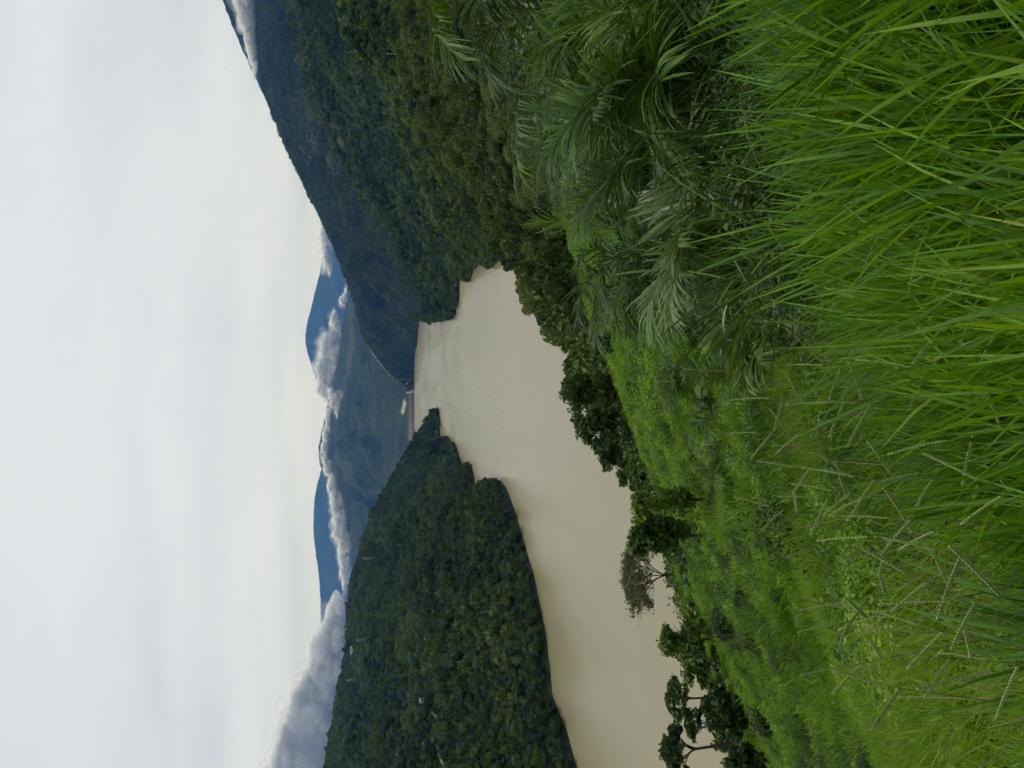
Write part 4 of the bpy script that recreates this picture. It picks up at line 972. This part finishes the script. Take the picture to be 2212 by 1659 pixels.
# ------------------------------------------------------------------ dam and its works
def dam():
    a = P(880, 846, 5760); b = P(884, 1010, 5640)
    e = empty('dam', a, label='long brown rockfill dam closing the end of the lake', category='dam')
    ax = b - a; ax[2] = 0; L = np.linalg.norm(ax); ax /= L; nrmv = np.array([-ax[1], ax[0], 0])
    if nrmv[1] > 0: nrmv = -nrmv                        # towards the lake
    topz = 42.0
    def prism(mb, s0, s1, prof):
        n = len(prof)
        v = [ax * s + nrmv * o_ + np.array([0, 0, z - a[2]]) for s in (s0, s1) for o_, z in prof]
        f = [[k, (k + 1) % n, n + (k + 1) % n, n + k] for k in range(n)]
        mb.add(v, f, [list(range(n))[::-1]], [list(range(n, 2 * n))])
    m1 = MB(); prism(m1, 18, L, [(75, -15), (12, topz - 4), (-10, topz - 4), (-70, -15)]); obj('rockfill_face', m1.mesh('rockfill_face'), M['rockfill'], e)
    m2 = MB(); prism(m2, 14, L, [(11.5, topz - 4.2), (11.5, topz - 1), (-9, topz - 1), (-9, topz - 4.2)]); obj('crest_road', m2.mesh('crest_road'), M['concrete'], e)
    m3 = MB(); prism(m3, 14, L, [(11.8, topz - 2), (11.8, topz + 1.2), (11.0, topz + 1.2), (11.0, topz - 2)]); obj('parapet', m3.mesh('parapet'), M['concrete'], e)
    m4 = MB(); prism(m4, -8, 17.5, [(60, -12), (24, topz - 2), (-14, topz - 2), (-14, -12)]); obj('abutment_block', m4.mesh('abutment_block'), M['concrete'], e)
    return a, ax, nrmv
da, dax, dn = dam()
def building(name, base, L, W, H, rz, label, wall='white_wall', roof='roof_pale', nwin=4, group=None, gable=True):
    e = empty(name, base, label=label, category='building'); e.rotation_euler = (0, 0, rz)
    if group: e['group'] = group
    mb = MB(); mb.box((0, 0, H / 2 - 1), (L, W, H + 2)); obj('wall', mb.mesh('wall'), M[wall], e)
    mb = MB(); h = W * 0.22; o_ = 0.6
    v = [(-L / 2 - o_, -W / 2 - o_, H), (L / 2 + o_, -W / 2 - o_, H), (L / 2 + o_, W / 2 + o_, H), (-L / 2 - o_, W / 2 + o_, H), (-L / 2 - o_, 0, H + h), (L / 2 + o_, 0, H + h)]
    mb.add(np.array(v) + np.array([0, 0, 0.02]), [[0, 1, 5, 4], [2, 3, 4, 5], [3, 2, 1, 0]], [[1, 2, 5], [3, 0, 4]]); obj('roof', mb.mesh('roof'), M[roof], e)
    wm = MB(); wm.box((0, 0, 0), (L / nwin * 0.4, 0.12, H * 0.35)); wme = wm.mesh('window')
    for k in range(nwin):
        w = obj('window', wme, M['dark_pane'], e); w.location = (-L / 2 + L * (k + .5) / nwin, -W / 2 - 0.02, H * 0.55)
    return e
for q, L, W, H, rz, lb, rf in HOUSES:
    building('house', q + np.array([0, 0, 1.0]), L, W, H, rz, lb, roof=rf, nwin=max(2, int(L / 6)), group='buildings on the forested hill')
tv = []
for k, q in enumerate(TRACK):
    dq = TRACK[min(k + 1, 15)] - TRACK[max(k - 1, 0)]; w_ = nrm(np.array([-dq[1], dq[0], 0])) * 2.6
    tv += [q - w_ + np.array([0, 0, 1.2]), q + w_ + np.array([0, 0, 1.2])]
M['dirt'] = solid_mat('pale_dirt', (0.13, 0.11, 0.075), (0.18, 0.155, 0.11), 0.1, 0.95, 0.0)
obj('path', mesh_from('path', np.array(tv), np.array([[2 * k, 2 * k + 1, 2 * k + 3, 2 * k + 2] for k in range(15)])), M['dirt'], kind='structure', label='pale dirt track curving down from the white house')
# works by the dam
for k, (s, o_, L, W, H, lb, rf) in enumerate([(-30, 20, 26, 16, 14, 'tall white control building at the end of the dam', 'roof_pale'), (-62, 40, 30, 14, 10, 'pale shed on the cut slope beside the dam', 'roof_pale'), (6, -4, 16, 12, 12, 'small white gatehouse on the end of the crest', 'roof_pale'), (-95, 30, 34, 12, 9, 'white site building furthest from the dam crest', 'roof_pale')]):
    base = da + dax * s + dn * o_; base[2] = 40 + (8 * k if s < 0 else 0)
    building('site_building', base, L, W, H, math.atan2(dax[1], dax[0]), lb, roof=rf, nwin=4, group='buildings at the dam')
# white concrete cut along the road on the far ridge
rw = [on_hill(V_r2, 797 + 55 * t, 757 + 65 * t) + np.array([0, 0, 9.0]) for t in np.linspace(0, 1, 10)]
for k in range(9):
    A, B = rw[k], rw[k + 1]; m_c = (A + B) / 2; dx = B - A; L_ = float(np.linalg.norm(dx[:2])); hgt = 4 + 5 * rng.random()
    mb = MB(); mb.box((0, 0, 0), (L_ * (0.75 + 0.3 * rng.random()), 4, hgt))
    o = obj('road_wall', mb.mesh('road_wall'), M['white_wall'], label='short white retaining wall along the ridge road above the dam', category='wall', group='white walls along the ridge road')
    o.location = m_c; o.rotation_euler = (0, -math.atan2(dx[2], L_), math.atan2(dx[1], dx[0]))
# transmission towers
def pylon(base, H, label):
    e = empty('transmission_tower', base, label=label, category='pylon', group='transmission towers on the hill')
    mb = MB(); w = H * 0.09; q = [np.array([x, y, 0]) for x, y in ((-w, -w), (w, -w), (w, w), (-w, w))]; t = [np.array([p_[0] * .22, p_[1] * .22, H]) for p_ in q]
    for k in range(4): mb.tube(np.array([q[k], t[k]]), 0.13, 4)
    for s in range(6):
        f0, f1 = s / 6, (s + 1) / 6
        for k in range(4):
            A = q[k] * (1 - f0) + t[k] * f0; B = q[(k + 1) % 4] * (1 - f1) + t[(k + 1) % 4] * f1; mb.tube(np.array([A, B]), 0.07, 4)
    obj('lattice', mb.mesh('lattice'), M['steel'], e)
    for z in (0.72, 0.84, 0.96):
        mb = MB(); mb.tube(np.array([[-H * .13, 0, H * z], [0, 0, H * (z + .02)], [H * .13, 0, H * z]]), [0.12, 0.3, 0.12], 4); obj('cross_arm', mb.mesh('cross_arm'), M['steel'], e)
for k, (px, py, lb) in enumerate([(812, 1123, 'transmission tower nearest the lake tip'), (815, 1206, 'second transmission tower along the hill'), (800, 1384, 'transmission tower below the long roofed building'), (780, 1467, 'transmission tower high on the hill crest')]):
    pylon(on_hill(V_left, px, py), 36, lb)
# pole at the clearing of the near wood
q = on_hill(V_r5, 884, 118)
e = empty('utility_pole', q, label='thin pale pole standing by the clearing in the near wood', category='pole')
mb = MB(); mb.tube(np.array([[0, 0, -1], [0, 0, 10], [0, 0, 19.0]]), [0.22, 0.18, 0.13], 8); obj('shaft', mb.mesh('shaft'), M['steel'], e)
mb = MB(); mb.box((0, 0, 18.2), (1.6, 0.12, 0.14)); obj('crossbar', mb.mesh('crossbar'), M['steel'], e)

# ------------------------------------------------------------------ low clouds among the mountains
def cloud(blobs, d, label, seed, dens=1.0, depth=0.45, small=1.0, solid=0.5):
    """cloud built from overlapping thin veils of vapour; blobs are (px, py, half height px, half width py)"""
    g = np.random.default_rng(seed); mb = MB(); k_ = d / FOC
    o0 = P(blobs[0][0], blobs[0][1], d)
    for px, py, rx, ry in blobs:
        n = min(int(max(30, 0.8 * dens * rx * ry / small ** 2)), 420)
        for _ in range(n):
            core = g.random() < solid
            a = g.random() * 6.283; q = 0.80 * math.sqrt(g.random()) if core else 0.45 + 0.9 * g.random()
            wob = 1 + 0.30 * math.sin(a * 3 + px) + 0.18 * math.sin(a * 7 + py)
            x = px + math.cos(a) * q * rx * wob; y = py + math.sin(a) * q * ry * wob
            c = P(x, y, d + (g.random() - (.5 if core else .8)) * depth * k_ * (rx + ry)) - o0
            r = k_ * (1.6 + 2.6 * g.random() ** 2) * small * (1 + 0.04 * min(rx, ry)) * (1.0 if core else 1.25)
            v, f = ICO2 if r > 6 * k_ else ICO1
            vv = v * (1 + 0.25 * np.sin(v[:, :1] * 4 + g.random() * 6) * np.cos(v[:, 1:2] * 4 + g.random() * 6))
            mb.add(vv * r * np.array([1.5, 1.1, 0.8]) + c, f, r=(0.45 + 0.45 * g.random()) if core else (0.05 + 0.17 * g.random() * max(0.2, 1.35 - q)))
    o = obj('cloud', mb.mesh('cloud', True), M['cloud'], label=label, category='cloud', kind='thing'); o.location = o0
    o['group'] = 'low clouds among the mountains'
    return o
cloud([(740, 650, 6, 12), (746, 635, 3, 14), (722, 692, 9, 16), (728, 712, 9, 14), (714, 735, 15, 18), (711, 765, 24, 22), (709, 795, 24, 22), (706, 822, 22, 20), (702, 845, 15, 14), (722, 850, 10, 14)], 15000, 'white cloud bank below the rounded far peak', 1)
cloud([(713, 850, 6, 10), (722, 870, 8, 16), (735, 885, 9, 20), (742, 915, 8, 22), (738, 945, 8, 14), (708, 905, 5, 24), (703, 940, 5, 20), (698, 965, 5, 14)], 10900, 'broken cloud strands lying across the mountain behind the dam', 2)
cloud([(702, 990, 6, 14), (708, 1015, 7, 16), (716, 1045, 9, 18), (724, 1080, 11, 22), (730, 1115, 13, 22), (735, 1150, 14, 22), (742, 1178, 12, 16)], 10900, 'long diagonal strip of cloud on the shoulder behind the dam', 3)
cloud([(738, 1205, 7, 16), (742, 1232, 8, 18), (752, 1215, 5, 14), (744, 1262, 6, 14)], 12800, 'small cloud wisps where the far range meets the hill', 4)
cloud([(728, 1320, 16, 26), (722, 1350, 18, 22), (712, 1385, 22, 22), (700, 1410, 26, 30), (705, 1450, 32, 34), (690, 1490, 34, 36), (672, 1520, 36, 34), (680, 1560, 44, 40), (655, 1600, 44, 36), (650, 1650, 52, 44), (640, 1710, 60, 50)], 14000, 'big heaped white cloud bank above the forested hill', 5, dens=0.75, small=2.3, depth=0.3, solid=0.42)
cloud([(700, 490, 10, 26), (706, 525, 12, 24), (704, 560, 9, 22), (712, 575, 6, 14)], 18000, 'soft cloud touching the mountainside below its shoulder', 7, dens=0.9, solid=0.3)
cloud([(520, -60, 18, 50), (526, 0, 18, 34), (532, 45, 14, 30), (538, 85, 10, 26), (544, 115, 8, 24), (550, 150, 4, 22)], 5600, 'flat strip of cloud along the high mountain flank', 8, dens=0.8)
cloud([(874, 874, 3, 6), (870, 886, 3, 6)], 6000, 'faint white spray rising beyond the dam crest', 9, dens=0.3, small=0.7, solid=0.0)

# ------------------------------------------------------------------ haze
hx, hy0, hy1, hz0, hz1 = 18000, -3000, 29200, -26, 3350
mb = MB(); mb.box((0, (hy0 + hy1) / 2, (hz0 + hz1) / 2), (2 * hx, hy1 - hy0, hz1 - hz0))
hm = bpy.data.materials.new('haze'); hm.use_nodes = True; hm.node_tree.nodes.clear()
pv = hm.node_tree.nodes.new('ShaderNodeVolumePrincipled'); ho = hm.node_tree.nodes.new('ShaderNodeOutputMaterial')
pv.inputs['Color'].default_value = (0.09, 0.32, 1.0, 1); pv.inputs['Density'].default_value = 2.6e-5
pv.inputs['Absorption Color'].default_value = (1, 1, 1, 1); pv.inputs['Anisotropy'].default_value = 0.0
hm.node_tree.links.new(pv.outputs[0], ho.inputs['Volume'])
obj('haze', mb.mesh('haze'), hm, kind='stuff', label='thin blue air between the mountains')
